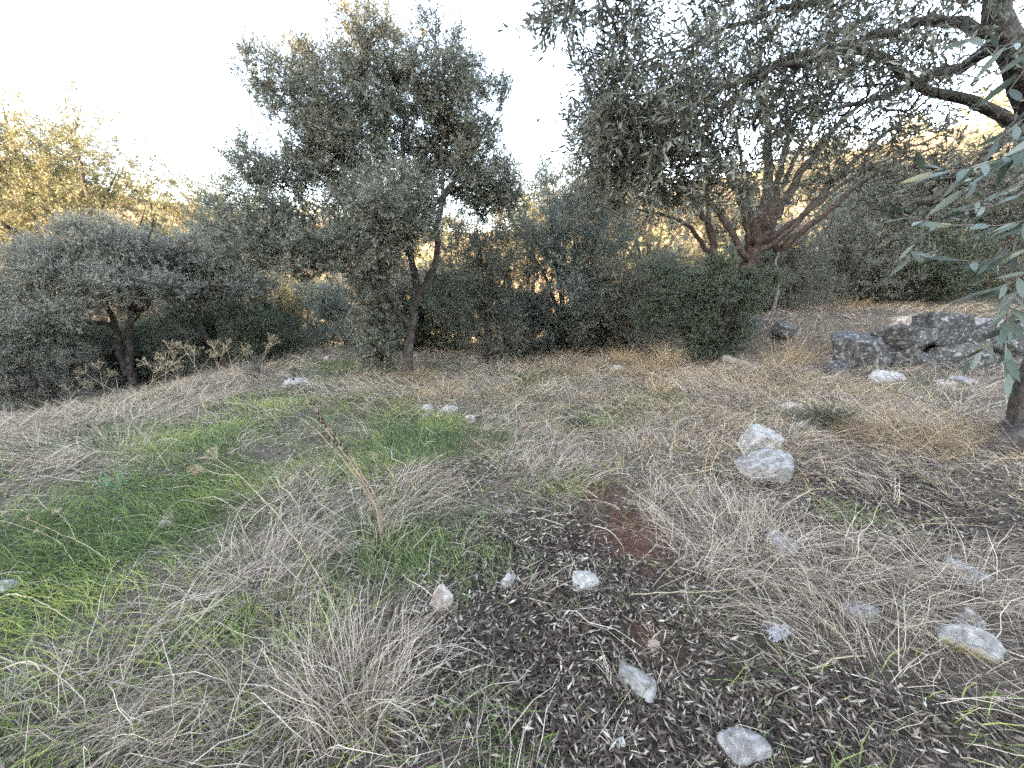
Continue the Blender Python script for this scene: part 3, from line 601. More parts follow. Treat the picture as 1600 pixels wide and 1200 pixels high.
copy_tree(buB, at(405, 10.2), 1.9, (.62, .62, .72), 'dark rounded bush at the right end of the left olive pair')
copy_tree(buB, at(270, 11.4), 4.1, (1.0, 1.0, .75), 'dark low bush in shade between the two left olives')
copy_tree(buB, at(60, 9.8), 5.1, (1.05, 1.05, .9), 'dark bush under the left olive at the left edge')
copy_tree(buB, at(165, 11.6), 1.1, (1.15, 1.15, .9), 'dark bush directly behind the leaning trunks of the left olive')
copy_tree(buA, at(520, 14.0), 4.2, .8, 'small blue-green bush at the far end of the clearing left of the middle trunk', mat='leaf_blue')
copy_tree(buA, at(455, 15.5), .3, 1.1, 'pale bush at the far end of the clearing beside the dark rounded bush', mat='leaf_sunlit')
copy_tree(buA, at(590, 12.2), 2.9, .85, 'grey bush close behind the suckers of the middle trunk')
copy_tree(buA, at(1190, 11.8), 5.0, .8, 'grey bush just left of the pale bare sapling')

copy_tree(buA, at(655, 13.6), 1.1, .95, 'grey bush seen between the middle trunk and its left suckers')
copy_tree(buA, at(1040, 12.6), 2.0, .85, 'tall grey bush filling the gap behind the sucker thicket')
copy_tree(buB, at(935, 13.4), 5.5, .9, 'tall dark bush behind the low grey bush')
copy_tree(buA, at(1335, 13.6), .9, 1.15, 'grey bush between the sapling and the dark terrace bush')
copy_tree(buA, at(1470, 14.2), 3.0, 1.3, 'tall grey bush right behind the dark terrace bush')
copy_tree(buB, at(340, 12.2), 2.2, 1.0, 'dark bush under the small two-stemmed olive')
copy_tree(buA, at(10, 8.9), .4, .8, 'grey bush at the left edge in front of the dark one')
copy_tree(buA, at(240, 13.5), 1.7, 1.1, 'grey bush glimpsed between the left trunks')
copy_tree(buA, at(400, 14.5), 4.6, 1.05, 'pale grey bush above the dark rounded bush')
# far wood on the slopes, one mass
g = np.random.default_rng(77); V = []; RN = []; n_t = 480
az = g.uniform(R(-72), R(68), n_t); rd = g.uniform(34, 190, n_t) ** 1.0
az[:130] = g.uniform(R(14), R(62), 130); rd[:130] = g.uniform(24, 60, 130)
cx, cy = np.sin(az) * rd, np.cos(az) * rd; cz = terrain(cx, cy); ht = g.uniform(2.5, 5.5, n_t) * (.7 + rd / 240)
kq = 110; C = np.repeat(np.stack([cx, cy, cz + ht * .5], 1), kq, 0); H_ = np.repeat(ht, kq)
d = rdir(n_t * kq, g) * (g.random(n_t * kq) ** .4)[:, None]; C = C + d * np.stack([H_ * .55, H_ * .55, H_ * .5], 1)
v, q = leaf_quads(C, rdir(len(C), g), rdir(len(C), g), H_ * g.uniform(.10, .22, len(C)), H_ * g.uniform(.06, .12, len(C)))
fw = obj('far_woodland', mesh_np('far_woodland', v, q, rnd=np.repeat(np.clip(g.random(len(C)) * .6 + np.repeat(g.random(n_t) * .5, kq), 0, 1), 4)), M['leaf_sunlit'])
tag(fw, 'hazy wooded hillsides beyond the olive grove', 'woodland', kind='stuff')

# ------------------------------------------------------------------ ground cover
def ribbons(p, d0, d1, length, width, segs, flat=None, g=rng, bend=.8):
    """curved blades: start p, start direction d0 bending towards d1"""
    n = len(p); t = np.linspace(0, 1, segs + 1); pts = []
    cur = p.copy(); pts.append(cur); dl = (length / segs)[:, None]; dirs = []
    for k in range(segs):
        f = (k + .5) / segs * bend; d = unit(d0 * (1 - f) + d1 * f + (g.normal(size=(n, 3)) * .16 if k else 0)); dirs.append(d); cur = cur + d * dl; pts.append(cur)
    dirs.append(dirs[-1]); s = unit(np.cross(dirs[0], rdir(n, g)))
    V = []
    for k in range(segs + 1):
        w = (width * (1 - .75 * t[k] ** 1.5) * .5)[:, None]; V += [pts[k] - s * w, pts[k] + s * w]
    v = np.stack(V, 1).reshape(-1, 3); o = (np.arange(n) * 2 * (segs + 1))[:, None]
    q = np.concatenate([o + np.array([[2 * k, 2 * k + 1, 2 * k + 3, 2 * k + 2]]) for k in range(segs)])
    return v, q, 2 * (segs + 1)
def scatter(n, r0, r1, e=1.0, half=R(66), g=rng):
    n = int(n * 1.22); r = r0 + (r1 + 1.5 - r0) * g.random(n) ** e; a = (g.random(n) * 2 - 1) * half; x, y = r * np.sin(a) * 1.04, r * np.cos(a) - 1.45
    r = np.hypot(x, y); k = (y > -.5) & (r > .35); return x[k], y[k], r[k]
def pick(x, y, r, prob, g=rng):
    k = g.random(len(x)) < prob; return x[k], y[k], r[k]
def zfun(x, y): return terrain(x, y)
def merge(parts):
    V = []; Q = []; A = []; o = 0
    for v, q, a in parts: V.append(v); Q.append(q + o); A.append(a); o += len(v)
    return np.concatenate(V), np.concatenate(Q), np.concatenate(A)

# fallen olive leaves
x, y, r = scatter(560000, .75, 7.0, 1.3)
x, y, r = pick(x, y, r, np.clip(zone('litter', x, y) * 1.1 + .10, 0, 1) * (1 - .85 * np.clip(zone('soil', x, y) * (0.35 + 1.5 * fbm(x * 5, y * 5, 37, 4)), 0, 1)) * (1 - .6 * np.clip(zone('green', x, y), 0, 1)))
x, y, r = x[:95000], y[:95000], r[:95000]; n = len(x)
p = np.stack([x, y, zfun(x, y) + rng.random(n) ** 2 * .022 + .003], 1); a = rng.random(n) * 6.283
d = unit(np.stack([np.cos(a), np.sin(a), rng.normal(size=n) * .28], 1)); nn = unit(np.array([0, 0, 1.]) + rng.normal(size=(n, 3)) * .42)
ln = rng.uniform(.020, .050, n) * (1 + .05 * r); v, q = leaf_quads(p, d, nn, ln, ln * rng.uniform(.17, .26, n))
lit = obj('fallen_leaves', mesh_np('fallen_leaves', v, q, rnd=np.repeat(rng.random(n) ** 1.15, 4)), M['litter'])
tag(lit, 'litter of dark and silvery fallen olive leaves covering the ground at bottom right', 'leaf litter', kind='stuff')

# green grass
parts = []
for (nn_, r0, r1, e, seg, lw) in [(150000, .8, 6.5, 1.2, 2, 1.0), (60000, 6, 14, 1.0, 2, 1.6)]:
    x, y, r = scatter(nn_, r0, r1, e)
    x, y, r = pick(x, y, r, np.clip(zone('green', x, y) * (0.10 + 1.6 * breakup(x, y, 31)), 0, 1) * .95 + .02 + (.10 + .45 * sm(.40, .62, fbm(x * 1.3, y * 1.3, 66))) * sm(2.2, -.6, x) * (1 - np.clip(1.3 * zone('litter', x, y), 0, 1))); n = len(x)
    p = np.stack([x, y, zfun(x, y) - .004], 1); a = fbm(x * 1.1, y * 1.1, 55) * 9 + rng.normal(size=n) * .9
    lean = np.stack([np.cos(a), np.sin(a), np.zeros(n)], 1)
    d0 = unit(np.array([0, 0, 1.]) + lean * .5 + rng.normal(size=(n, 3)) * .35); d1 = unit(lean * 1.0 + np.array([0, 0, -.15]) + rng.normal(size=(n, 3)) * .3)
    v, q, k = ribbons(p, d0, d1, rng.uniform(.05, .17, n), rng.uniform(.0028, .0056, n) * lw * (1 + .06 * r), seg, bend=.6)
    parts.append((v, q, np.repeat(np.clip(.05 + .55 * fbm(x * 1.5, y * 1.5, 61) + rng.normal(size=n) * .2 + .40 * sm(.52, .8, vnoise(x * 1.3, y * 1.3, 4)), 0, 1), k)))
V, Q, A = merge(parts); gg = obj('green_grass', mesh_np('green_grass', V, Q, rnd=A), M['green']); tag(gg, 'short fresh green grass growing in patches', 'grass', kind='stuff')

# low broad-leaved herbs among the grass
x, y, r = scatter(40000, .8, 7, 1.2); x, y, r = pick(x, y, r, np.clip(zone('green', x, y) * (0.1 + 1.5 * breakup(x, y, 71)) - .25, 0, 1)); n = len(x)
p = np.stack([x, y, zfun(x, y) + .012 + rng.random(n) * .03], 1); a = rng.random(n) * 6.283
d = unit(np.stack([np.cos(a), np.sin(a), rng.normal(size=n) * .3], 1)); nn = unit(np.array([0, 0, 1.]) + rng.normal(size=(n, 3)) * .35)
ln = rng.uniform(.012, .026, n); v, q = leaf_quads(p, d, nn, ln, ln * .75)
hb = obj('herbs', mesh_np('herbs', v, q, rnd=np.repeat(rng.random(n), 4)), M['herb']); tag(hb, 'small round-leaved green herbs between the grass blades', 'herbs', kind='stuff')

# dry grass: loose fallen straws, matted swathes and thin standing haulms
parts = []
for (nn_, r0, r1, e, seg, lw) in [(66000, .8, 6.5, 1.2, 3, 1.05), (60000, 6, 15, 1.0, 2, 2.1)]:
    x, y, r = scatter(nn_, r0, r1, e)
    zm = zone('mat', x, y); zg = zone('gold', x, y)
    pr = np.clip(.13 + .75 * np.maximum(zm, zg) * (.3 + 1.2 * breakup(x, y, 81)), 0, 1) * (1 - .75 * np.clip(zone('green', x, y) - .35, 0, 1)) * (1 - .92 * np.clip(1.2 * zone('litter', x, y) - .5 * zm, 0, 1)) * (1 - .9 * zone('soil', x, y).clip(0, 1))
    pr = np.where(r > 6, np.clip(pr + .35 * (1 - zone('green', x, y)), 0, 1), pr)
    x, y, r = pick(x, y, r, pr); n = len(x); zm = zone('mat', x, y)
    h0 = np.clip(zm, 0, 1) * rng.random(n) ** 1.5 * .07
    p = np.stack([x, y, zfun(x, y) + h0], 1); a = fbm(x * .8, y * .8, 91) * 12 + rng.normal(size=n) * .75
    lean = np.stack([np.cos(a), np.sin(a), np.zeros(n)], 1); rise = rng.random(n) ** 2.2
    d0 = unit(lean + np.array([0, 0, 1.]) * (.10 + 1.4 * rise)[:, None] + rng.normal(size=(n, 3)) * .25)
    d1 = unit(lean * .9 + np.array([0, 0, 1.]) * (-.35 + .5 * rise)[:, None] + rng.normal(size=(n, 3)) * .45)
    v, q, k = ribbons(p, d0, d1, rng.uniform(.10, .36, n) * (1 + .05 * r), rng.uniform(.0014, .0030, n) * lw * (1 + .05 * r), seg)
    v[:, 2] = np.maximum(v[:, 2], zfun(v[:, 0], v[:, 1]) + .002)
    parts.append((v, q, np.repeat(np.clip(rng.random(n) * .9 + .15 * (fbm(x, y, 95) - .45), 0, 1), k)))
x, y, r = scatter(70000, .8, 7, 1.1); x, y, r = pick(x, y, r, np.clip(.26 + .5 * zone('mat', x, y) - .6 * zone('litter', x, y) - .3 * zone('green', x, y) - .4 * zone('soil', x, y), .012, 1)); n = len(x)
a = rng.random(n) * 6.283; p = np.stack([x, y, zfun(x, y) + .004 + rng.random(n) ** 2 * .03], 1); d0 = unit(np.stack([np.cos(a), np.sin(a), rng.normal(size=n) * .2], 1))
v, q, k = ribbons(p, d0, d0, rng.uniform(.02, .09, n), rng.uniform(.0018, .0050, n) * (1 + .05 * r), 1); parts.append((v, q, np.repeat(rng.random(n) ** 1.2 * .95, k)))
x, y, r = scatter(5200, .8, 4.5, 1.0); x, y, r = pick(x, y, r, np.clip(.10 + zone('mat', x, y), 0, 1) * (1 - .85 * np.clip(zone('litter', x, y), 0, 1)) * (1 - .7 * np.clip(zone('green', x, y) - .3, 0, 1))); n = len(x)
a = rng.random(n) * 6.283; lean = np.stack([np.cos(a), np.sin(a), np.zeros(n)], 1); p = np.stack([x, y, zfun(x, y) + rng.random(n) * .03], 1)
d0 = unit(lean + np.array([0, 0, .5]) * (.15 + rng.random((n, 1)) ** 2 * 2) + rng.normal(size=(n, 3)) * .2); d1 = unit(lean + np.array([0, 0, -.4]) + rng.normal(size=(n, 3)) * .5)
v, q, k = ribbons(p, d0, d1, rng.uniform(.18, .5, n), rng.uniform(.0028, .005, n), 4); v[:, 2] = np.maximum(v[:, 2], zfun(v[:, 0], v[:, 1]) + .004)
parts.append((v, q, np.repeat(.45 + .5 * rng.random(n), k)))
nc = 2100; x, y, r = scatter(nc * 3, 1.0, 13, .95)
x, y, r = pick(x, y, r, np.clip(.12 + np.maximum(zone('mat', x, y), zone('gold', x, y)) * .9 + .25 * sm(4, 7, y), 0, 1) * (1 - .8 * np.clip(zone('green', x, y) - .3, 0, 1)) * (1 - .8 * np.clip(zone('litter', x, y) - zone('mat', x, y), 0, 1)))
x, y, r = pick(x, y, r, 1 - .95 * zone('soil', x, y).clip(0, 1)); x, y, r = x[:nc], y[:nc], r[:nc]; kk_ = 24; n = len(x) * kk_; cxx, cyy, rr2 = np.repeat(x, kk_), np.repeat(y, kk_), np.repeat(r, kk_)
a = rng.random(n) * 6.283; q_ = rng.random(n) * .07; px, py = cxx + np.cos(a) * q_, cyy + np.sin(a) * q_
p = np.stack([px, py, zfun(px, py) - .005], 1); wa = np.repeat(fbm(x * .8, y * .8, 91) * 12, kk_); wind = np.stack([np.cos(wa), np.sin(wa), np.zeros(n)], 1); out = np.stack([np.cos(a), np.sin(a), np.zeros(n)], 1)
hh = np.repeat(rng.uniform(.12, .36, len(x)), kk_) * rng.uniform(.5, 1.2, n)
d0 = unit(np.array([0, 0, .8]) + out * .45 + wind * .45 + rng.normal(size=(n, 3)) * .2); d1 = unit(wind * 1.1 + out * .5 + np.array([0, 0, -.25]) + rng.normal(size=(n, 3)) * .35)
v, q, k = ribbons(p, d0, d1, hh, rng.uniform(.0015, .003, n) * (1 + .12 * rr2), 3)
v[:, 2] = np.maximum(v[:, 2], zfun(v[:, 0], v[:, 1]) + .002)
parts.append((v, q, np.repeat(np.clip(np.repeat(rng.uniform(-.2, .25, len(x)), kk_) + rng.random(n) * .8, 0, 1), k)))
V, Q, A = merge(parts); dg = obj('dry_grass', mesh_np('dry_grass', V, Q, rnd=A), M['straw']); tag(dg, 'tangled dry straw-coloured grass strewn over the clearing', 'grass', kind='stuff')
parts = []
x, y, r = scatter(90000, 3, 16, .9); x, y, r = pick(x, y, r, np.clip(zone('gold', x, y) * (.3 + 1.2 * breakup(x, y, 85)), 0, 1)); n = len(x)
p = np.stack([x, y, zfun(x, y)], 1); a = rng.random(n) * 6.283; lean = np.stack([np.cos(a), np.sin(a), np.zeros(n)], 1)
d0 = unit(lean * 1.0 + np.array([0, 0, .9]) + rng.normal(size=(n, 3)) * .3); d1 = unit(lean + np.array([0, 0, -.3]) + rng.normal(size=(n, 3)) * .4)
v, q, k = ribbons(p, d0, d1, rng.uniform(.16, .42, n), rng.uniform(.0025, .0045, n) * (1 + .04 * r), 3)
gd = obj('golden_grass', mesh_np('golden_grass', v, q, rnd=np.repeat(rng.random(n), k)), M['gold']); tag(gd, 'golden dry grass along the back of the clearing', 'grass', kind='stuff')

# standing tufts one can point to
def tuft(u, v, n, h, spread, mat, label, seed, lean=(0, 0), width=.0026, segs=5):
    g = np.random.default_rng(seed); c = G(u, v)
    a = g.random(n) * 6.283; q = g.random(n) ** .7 * spread * .35
    p = np.stack([np.cos(a) * q, np.sin(a) * q, np.zeros(n)], 1); p[:, 2] = zfun(c[0] + p[:, 0], c[1] + p[:, 1]) - c[2] - .01
    out = np.stack([np.cos(a), np.sin(a), np.zeros(n)], 1); ln_ = np.array([lean[0], lean[1], 0.])
    d0 = unit(np.array([0, 0, 1.]) + out * spread * g.uniform(.2, .8, (n, 1)) + ln_ + g.normal(size=(n, 3)) * .15); d1 = unit(out * spread * 1.6 + ln_ * 1.4 + np.array([0, 0, .25]) - np.array([0, 0, 1.]) * g.random((n, 1)) * .9 + g.normal(size=(n, 3)) * .35)
    V, Q, k = ribbons(p, d0, d1, h * g.uniform(.45, 1.15, n), width * g.uniform(.7, 1.3, n), segs, g=g)
    o = empty('dry_grass_tuft', c, label, 'grass tuft', 'dry grass tufts')
    obj('blades', mesh_np('blades', V, Q, rnd=np.repeat(g.random(n), k)), M[mat], o)['kind'] = 'stuff'
TU = [(975, 573, 240, .7, .45, 'gold', 'golden tuft left of the sucker thicket, beside the small white stone', (0, 0)), (1045, 577, 300, .8, .32, 'gold', 'tall upright golden tuft right below the sucker thicket', (0, 0)), (1008, 580, 170, .6, .6, 'gold', 'loose golden tuft between two denser tufts by the thicket', (.1, 0)),
    (1245, 572, 240, 1.0, .5, 'gold', 'tall arching straw tuft left of the black rock ledge', (.3, 0)), (1212, 580, 180, .75, .5, 'gold', 'straw tuft between the pale log and the rock ledge', (0, 0)), (1400, 690, 420, .42, 1.2, 'rust', 'rusty brown domed grass mound below the rock ledge', (0, 0)), (1330, 482, 180, .7, .7, 'gold', 'dry tuft on the terrace above the rock ledge', (0, 0)),
    (650, 592, 220, .45, .9, 'rust', 'brown grass collar round the foot of the middle olive trunk', (0, 0)), (690, 618, 200, .4, .9, 'gold', 'brown tuft just in front of the middle trunk', (0, 0)), (640, 785, 260, .40, .8, 'straw', 'swept grey straw tuft in front of the dead brown stalk', (.9, .3)), (560, 1110, 380, .50, .55, 'straw', 'large grey straw tuft at the bottom of the picture', (-.1, .35)), (480, 1100, 200, .42, .7, 'straw', 'straw tuft left of the large bottom tuft', (.2, .3)),
    (570, 870, 150, .35, .9, 'straw', 'straw tuft at the foot of the dead brown stalk', (-.3, .1)), (400, 900, 240, .38, 1.1, 'straw', 'grey matted tuft left of the dead brown stalk', (-.4, .2)), (1130, 850, 330, .48, 1.0, 'straw', 'sprawling straw tuft beside the bare red soil', (-.5, .5)), (1290, 900, 260, .45, 1.1, 'straw', 'straw tuft right of the bare red soil', (-.3, .1)),
    (1500, 920, 240, .40, 1.2, 'straw', 'straw tuft over the half-buried rock at the right edge', (-.3, 0)), (1030, 618, 180, .5, .4, 'gold', 'upright straw tuft in the middle of the right clearing', (0, 0)), (870, 740, 180, .36, 1.0, 'straw', 'pale straw tuft left of the bare soil', (.4, 0)), (170, 710, 260, .40, 1.1, 'straw', 'matted grey tuft along the upper edge of the green patch', (-.5, .1)), (60, 660, 240, .42, 1.1, 'straw', 'grey tuft at the left edge of the bank', (-.3, 0)), (470, 780, 160, .34, 1.0, 'straw', 'dark-hollowed straw tuft left of the dead stalk', (0, 0)), (150, 1130, 260, .40, 1.1, 'straw', 'straw tuft at the bottom left corner', (.4, .3)), (1400, 1060, 160, .34, 1.2, 'straw', 'thin straw tuft left of the lichened slab', (.3, 0)), (1230, 690, 130, .40, 1.0, 'straw', 'straw tuft right of the white pitted rock', (.4, 0)), (900, 620, 200, .34, 1.1, 'straw', 'pale straw tuft in the middle of the clearing', (.2, 0))]
for k, (u, v_, n, h, sp, mt, lb, le) in enumerate(TU):
    c = G(u, v_); tuft(u, v_, n, h, sp, mt, lb, 300 + k, le, width=.0022 + .0003 * c[1])

# ------------------------------------------------------------------ rocks
import bmesh
def ico(sub):
    bm = bmesh.new(); bmesh.ops.create_icosphere(bm, subdivisions=sub, radius=1)
    v = np.array([w.co[:] for w in bm.verts]); f = np.array([[w.index for w in q.verts] for q in bm.faces]); bm.free(); return v, f
ICO = {k: ico(k) for k in (3, 4, 5)}
def n3(p, s, sc):
    return (vnoise(p[:, 0] * sc + 5, p[:, 1] * sc + p[:, 2] * sc * .7, s) + vnoise(p[:, 1] * sc - 3, p[:, 2] * sc + p[:, 0] * sc * .6, s + 1) + vnoise(p[:, 2] * sc + 9, p[:, 0] * sc - p[:, 1] * sc * .8, s + 2)) / 3 - .5
def rock_mesh(size, seed, planes=4, sub=4, rough=.10):
    g = np.random.default_rng(seed); v, f = ICO[sub]
    q_, _ = np.linalg.qr(g.normal(size=(3, 3)) * .18 + np.eye(3)); ax = np.vstack([q_, -q_])
    nr = np.vstack([unit(ax + g.normal(size=(6, 3)) * .12), rdir(planes, g)]); dist = np.concatenate([g.uniform(.60, .9, 6), g.uniform(.55, .95, planes)]); dt = v @ nr.T
    rad = np.min(np.where(dt > .08, dist[None] / np.maximum(dt, .08), 9), 1); rad = np.minimum(rad, 1.25)
    p = v * rad[:, None]; p = p * (1 + rough * n3(v, seed, 3.2) * 1.6 + rough * n3(v, seed + 9, 9) * .7 + rough * n3(v, seed + 19, 23) * .45 + .05 * n3(v, seed + 29, 41))[:, None]
    return mesh_np('rock', p * np.array(size) * .5, None, f, smooth=False)
ROCKS = []
def rock(u, v, w, h, mat, label, seed, depth=None, rz=0.0, sink=.25, tilt=0.0, sub=4, planes=4, name='rock', rough=.055, group='loose rocks'):
    """w, h: width and height in photo pixels"""
    c = G(u, v); s = axd(c) / FPX; W_ = w * s * .92; Hh = h * s * .8; D_ = (depth or .8) * W_
    sink += .14; sub = 3 if w < 26 else sub; ROCKS.append((c, W_, D_, Hh))
    o = obj(name, rock_mesh((W_, D_, Hh / (1 - sink * .6)), seed, planes, sub, rough), M[mat])
    o.location = (c[0], c[1], c[2] + Hh * (.5 - sink)); o.rotation_euler = (tilt, tilt * .6, rz)
    return tag(o, label, 'rock', group)
rock(692, 945, 46, 50, 'rock_tan', 'squarish tan rock with white veins on the leaf litter', 1, .8, .3, .15)
rock(796, 915, 32, 34, 'rock_white', 'small white wedge-shaped stone between the tan rock and the rounded grey stone', 2, .6, .8, .15, planes=7)
rock(912, 915, 50, 34, 'rock_white', 'rounded pale grey stone on the litter in front of the bare soil', 3, .7, .2, .2)
rock(1185, 700, 84, 52, 'rock_white', 'white pitted rock just above the flat grey slab', 4, .6, .1, .2, sub=5, rough=.22)
rock(1188, 742, 100, 62, 'rock_grey', 'flat-topped grey slab rock just below the white pitted rock', 5, .8, -.2, .2, planes=8)
rock(1376, 598, 52, 34, 'rock_white', 'rounded white rock in the grass in front of the rock ledge', 6, .9, .1, .2)
rock(1492, 1010, 90, 70, 'rock_moss', 'slab with yellow lichen at the lower right', 7, .5, -.75, .25, .2, planes=9)
rock(1512, 975, 50, 48, 'rock_grey', 'grey knobbly stone behind the yellow-lichened slab', 8, .8, .4, .25)
rock(990, 1068, 84, 44, 'rock_grey', 'flat grey shard lying in the leaf litter', 9, .6, -.6, .35, planes=8)
rock(1160, 1170, 84, 66, 'rock_grey', 'grey half-buried rock at the bottom right of centre', 10, .8, .3, .35)
rock(1342, 965, 64, 46, 'rock_grey', 'grey rock buried in straw left of the lichened slab', 11, .8, .2, .4)
rock(1022, 1014, 24, 26, 'rock_tan', 'small pinkish stone on the lower bare soil patch', 12, .8, .5, .3)
rock(970, 1166, 22, 20, 'rock_white', 'small white stone at the bottom edge on the litter', 13, .8, .2, .2)
rock(1222, 855, 60, 44, 'rock_grey', 'grey rock under straw right of the sprawling tuft', 14, .9, .1, .4)
rock(1505, 900, 80, 44, 'rock_grey', 'broad rock under straw near the right edge', 15, .8, .1, .45)
rock(670, 642, 22, 20, 'rock_white', 'pale rounded stone, upper left of the little group near the middle olive', 16, .8, .1, .2)
rock(665, 653, 14, 14, 'rock_grey', 'small blue-grey stone, lowest of the little group near the middle olive', 17, .8, .1, .2)
rock(705, 643, 28, 22, 'rock_white', 'pale stone right of the pair near the middle olive', 18, .8, .5, .25)
rock(735, 660, 18, 20, 'rock_tan', 'pinkish stone at the right end of the little group', 19, .8, .5, .25)
rock(463, 602, 54, 22, 'rock_white', 'flat jagged white rock left of the middle olive, beyond the dead stalk', 20, .7, .1, .15, sub=5, rough=.3, planes=9)
rock(965, 578, 28, 14, 'rock_white', 'small bright white stone below the golden tufts', 21, .7, .1, .2)
rock(1042, 576, 22, 16, 'rock_grey', 'small grey stone below the upright golden tuft', 22, .8, .1, .2)
rock(1005, 574, 24, 10, 'rock_grey', 'flat grey stone between the white stone and the small grey one', 23, .8, .1, .3)
rock(932, 536, 30, 22, 'rock_grey', 'grey boulder in shade behind the golden tufts', 24, .8, .1, .3)
rock(742, 560, 18, 10, 'rock_tan', 'pale pink stone behind the clearing right of the middle trunk', 25, .6, .4, .2)
rock(740, 568, 26, 8, 'rock_tan', 'flat pink slab right of the middle trunk', 26, .5, .1, .2)
rock(511, 563, 12, 10, 'rock_white', 'tiny white stone at the far end of the clearing', 27, .8, .1, .2)
rock(262, 820, 22, 18, 'rock_white', 'small pale stone in the bright green grass', 28, .9, .4, .25)
rock(102, 715, 34, 12, 'rock_grey', 'flat grey slab in the straw above the green patch', 29, .7, .1, .3)
rock(6, 922, 34, 22, 'rock_white', 'white stone at the left edge of the picture', 30, .8, .1, .25)
rock(1235, 640, 60, 30, 'rock_tan', 'brownish boulder sunk in grass above the white pitted rock', 31, .8, .1, .4)
rock(1262, 668, 40, 26, 'rock_white', 'broken white rock beside the spiny shrub', 32, .8, .6, .3, rough=.25)
rock(1505, 600, 50, 18, 'rock_grey', 'grey slab right of the rounded white rock', 33, .8, .1, .3)
rock(550, 858, 20, 14, 'rock_grey', 'small greenish stone left of the dead stalk foot', 34, .8, .1, .3)
rock(795, 802, 14, 10, 'rock_white', 'tiny white stone on the dark litter left of the bare soil', 35, .8, .1, .3)
rock(1480, 602, 40, 16, 'rock_tan', 'low pinkish stone under the hanging leaves', 36, .8, .1, .3)

# the black-lichened ledge: one outcrop, its blocks are parts
lc = G(1420, 578); led = empty('rock_ledge', lc, 'long low ledge of black and white lichened rock at right', 'rock ledge')
g = np.random.default_rng(5)
def block(u0, u1, v0, v1, yo, seed, mat='rock_black', par=led, origin=lc, planes=6, rough=.13):
    y_ = lc[1] + yo; a = P(u0, v1, y_); bq = P(u1, v0, y_); c = (a + bq) / 2; w = bq[0] - a[0]; h = bq[2] - a[2]
    o = obj('block', rock_mesh((w * 1.12, max(.5, w * .8), h * 1.15), seed, planes, 5 if w > .7 else 4, rough), M[mat], par)
    o.location = [float(k) for k in c - origin]; o.rotation_euler = (g.normal() * .2, g.normal() * .2, g.normal() * .4)
g2 = np.random.default_rng(44); k = 0
for row, (va, vb, yo) in enumerate([(538, 592, -.08), (500, 556, .08)]):
    u = 1282 + row * 14
    while u < 1640:
        w_ = g2.uniform(50, 105); dv = 10 * math.sin(u * .021) + g2.uniform(-5, 5) + (10 if u < 1320 or u > 1500 else 0)
        block(u, u + w_, va + dv, vb + dv + 4, yo + g2.uniform(-.06, .06), seed=60 + k); u += w_ * g2.uniform(.55, .85); k += 1
block(1395, 1450, 494, 515, .35, 90, 'rock_tan'); block(1500, 1580, 497, 522, .5, 91, 'rock_grey')
rock(1172, 512, 62, 30, 'rock_black', 'dark lichened slab at the foot of the bare sapling', 37, .7, .1, .2)
rock(1228, 520, 58, 26, 'rock_black', 'dark lichened slab just right of the bare sapling', 38, .7, .3, .2)

# grass growing up against the stones
parts = []
for (c, W_, D_, Hh) in ROCKS + [(G(u_, 583), .7, .5, .4) for u_ in range(1290, 1600, 28)] + [(onground(P(u_, 500, lc[1] + .75)), .7, .5, .3) for u_ in range(1300, 1600, 30)] + [(onground(P(u_, 520, lc[1] - .1)), .6, .5, .4) for u_ in (1150, 1180, 1215, 1250)]:
    n = int(26 + 60 * W_); a = rng.random(n) * 6.283; px = c[0] + np.cos(a) * W_ * .5 * rng.uniform(.8, 1.25, n); py = c[1] + np.sin(a) * D_ * .5 * rng.uniform(.8, 1.25, n)
    p = np.stack([px, py, zfun(px, py) - .005], 1); lean = rdir(n) * [1, 1, .2]
    d0 = unit(np.array([0, 0, .8]) + lean * .7); d1 = unit(lean + np.array([0, 0, -.1]) + rng.normal(size=(n, 3)) * .4); far_ = 1 + .10 * c[1]
    v, q, k = ribbons(p, d0, d1, rng.uniform(.5, 1.3, n) * (.07 + .9 * min(Hh, .35)), rng.uniform(.0018, .003, n) * far_, 3); parts.append((v, q, np.repeat(rng.random(n), k)))
V, Q, A = merge(parts); tag(obj('dry_grass', mesh_np('dry_grass', V, Q, rnd=A), M['straw']), 'dry grass growing up against the stones and the ledge', 'grass', kind='stuff')

# ------------------------------------------------------------------ logs, stalks and other single plants
def tube_obj(name, pts, r0, r1, mat, parent=None, origin=(0, 0, 0), step=.04, wob=.003, seed=0):
    g = np.random.default_rng(seed); pth = smooth_path([np.append(p, 0) for p in pts], step, g, wob); m_ = len(pth)
    V, Q = branch_mesh(pth[:, :3], np.arange(m_) - 1, np.linspace(r0, r1, m_))
    return obj(name, mesh_np(name, V - np.asarray(origin), Q, smooth=True), M[mat], parent), pth[:, :3]
def lift(u, v, h=0.0): return G(u, v) + [0, 0, h]

# pale log
c = G(1150, 572); o, _ = tube_obj('log', [c + [-.28, .05, .16], c + [-.05, 0, .10], c + [.30, -.08, .05]], .085, .045, 'twig_pale', None, c, .08, .012, 3)
o.location = c; tag(o, 'short pale weathered log lying in front of the many-stemmed olive', 'log')
# fallen branch on the terrace
y_ = lc[1] + 1.6; pts = [onground(P(u, 480, y_)) + [0, 0, h] for u, h in ((1280, .05), (1330, .16), (1370, .10), (1420, .18), (1470, .14), (1560, .10))]
o, _ = tube_obj('fallen_branch', pts, .03, .045, 'bark', None, pts[0], .1, .02, 4); o.location = pts[0]; tag(o, 'dark fallen branch lying on the terrace above the rock ledge', 'branch')
